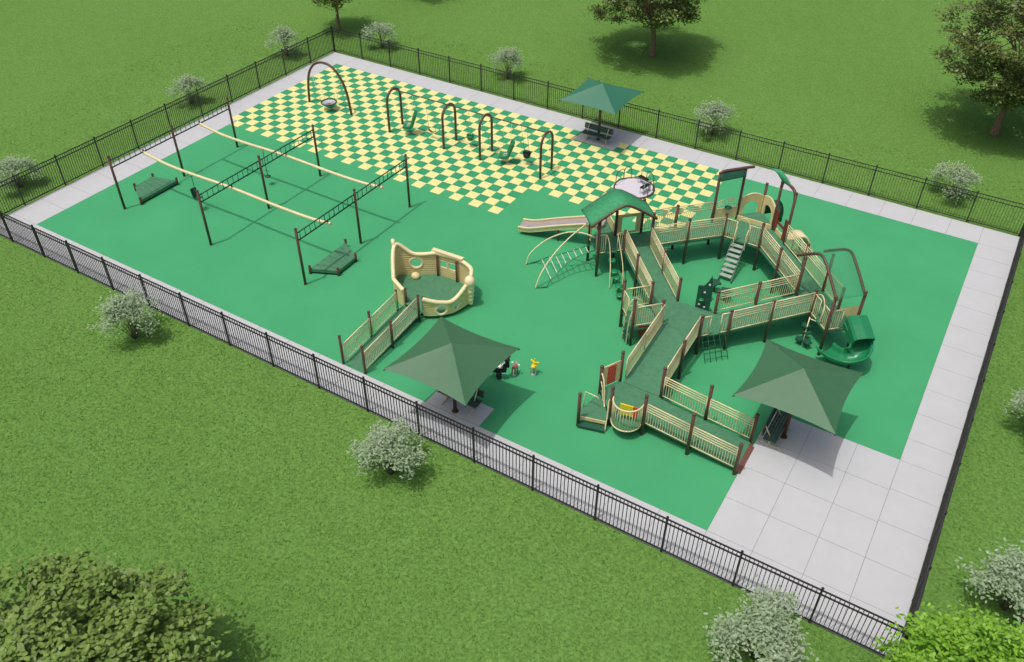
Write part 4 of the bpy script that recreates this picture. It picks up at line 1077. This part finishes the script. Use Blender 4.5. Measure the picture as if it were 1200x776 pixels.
tree('dark olive broadleaf tree in the lawn behind the far shade, cut by the top edge', 17.22, 13.07, 8.6, 4.8, (4.7, 4.5, 3.2), 11, 'leaf_olive', 220, 135, .195, .17, lean=(-.6, -.1), spread=.32, flat=.36)
tree('large dark tree with leaning trunk at the top right corner of the lawn', 39.31, 13.0, 10, 5.6, (5.6, 5.0, 4.1), 23, 'leaf_dark', 235, 150, .21, .17, lean=(.7, .5), spread=.36, flat=.36)
tree('slim green tree behind the far left fence corner', -4.25, 5.2, 4.8, 3.3, (1.95, 1.95, 1.75), 31, 'leaf_mid', 130, 40, .21, .10, spread=.26)
tree('tree beyond the top edge of the lawn whose shadow just enters the view', -4.62, 14.67, 8, 5.0, (3.2, 3.2, 2.6), 37, 'leaf_olive', 120, 40, .3, .17)
tree('wide olive-green tree crown filling the bottom left corner', 24.25, -38.5, 5, 2.75, (3.65, 3.7, 2.4), 43, 'leaf_fresh', 260, 130, .175, .16, spread=.27, wide=.66, up=.66, flat=.32)
tree('bright lime-green tree crown over the fence at the bottom right corner', 44.0, -26.8, 5.0, 2.4, (2.6, 2.7, 2.0), 47, 'leaf_lime', 250, 95, .15, .12, spread=.22, wide=.55, up=.62, flat=.4)

def shrub_mesh(seed):
    rng = np.random.default_rng(seed)
    t = thing('flowering_shrub', 'x', 'shrub', local=True, group='silvery shrubs around the fence')
    tips = []; st_ = MB()
    lobes = [(2 * math.pi * q / 9 + rng.uniform(-.3, .3), rng.uniform(.75, 1.15)) for q in range(9)]
    for i in range(112):
        la, lr = lobes[i % 9]; a = la + rng.normal() * .22; r = (rng.uniform(.04, 1) ** .62 * 1.08 * lr) if i % 3 else rng.uniform(0, .5); zt = .80 + .80 * math.sqrt(max(0, 1 - (r / 1.45) ** 2)) * rng.uniform(.70, 1.10) * lr
        if r > .8: zt *= rng.uniform(.55, 1.0)
        tip = Vector((r * math.cos(a), r * math.sin(a), zt)); tips.append(tip)
        if i % 5 == 0: st_.tube(spline([(.06 * math.cos(a), .06 * math.sin(a), 0), tip * .5 + Vector((0, 0, .12)), tip], 3), [.016 * (1 - .12 * k) for k in range(7)], 4)
    st_.build('stem', 'twig', t)
    tp_ = np.array([tuple(v) for v in tips]); k = rng.poisson(30, len(tp_))
    pts = np.repeat(tp_, k, axis=0) + rng.normal(size=(k.sum(), 3)) * np.array([.15, .15, .13])
    pts[:, 2] = np.maximum(pts[:, 2], .22)
    o = bpy.data.objects.new('foliage', leaf_mesh('foliage', pts, .108, rng, up=.55, wide=.55, material='leaf_silver')); C.objects.link(o); o.parent = t
    return t
protos = [shrub_mesh(s) for s in (3, 5, 8)]
spots = [(-3.75, -21.2, 'silvery shrub outside the left fence at the left edge of the photo', .95), (-3.9, -9.2, 'silvery shrub behind the left fence, beside the far end of the zip track', 1.0),
         (-4.1, -.4, 'silvery shrub outside the left fence near the far corner', 1.0), (.5, 4.3, 'silvery shrub beside the slim tree at the far corner', .98),
         (10.8, 4.5, 'silvery shrub behind the far fence, left of the teal shade', 1.0), (25.2, 4.1, 'silvery shrub behind the far fence, right of the teal shade', 1.06),
         (38.5, 4.0, 'silvery shrub behind the far fence near its right end', 1.05), (11.45, -26.35, 'silvery shrub outside the near fence towards the left', 1.08),
         (25.2, -26.6, 'silvery shrub outside the near fence, in front of the shaded bench', 1.1), (38.6, -26.6, 'silvery shrub outside the near fence, in front of the patio', 1.16),
         (44.6, -20.95, 'silvery shrub just above the lime-green tree', 1.1), (44.35, -12.7, 'silvery shrub on the right lawn, cut by the right edge of the photo', 1.05)]
used = set()
for i, (x, y, lab, sc) in enumerate(spots):
    p = protos[i % 3]
    if i < 3: o = p
    else: o = copy_tree(p)
    o.location = (x, y, -.03); o.rotation_euler = (0, 0, i * 1.7); f_ = rs.uniform(1.0, 1.12); o.scale = (sc * f_, sc * f_, sc * rs.uniform(.92, 1.08)); o['label'] = lab
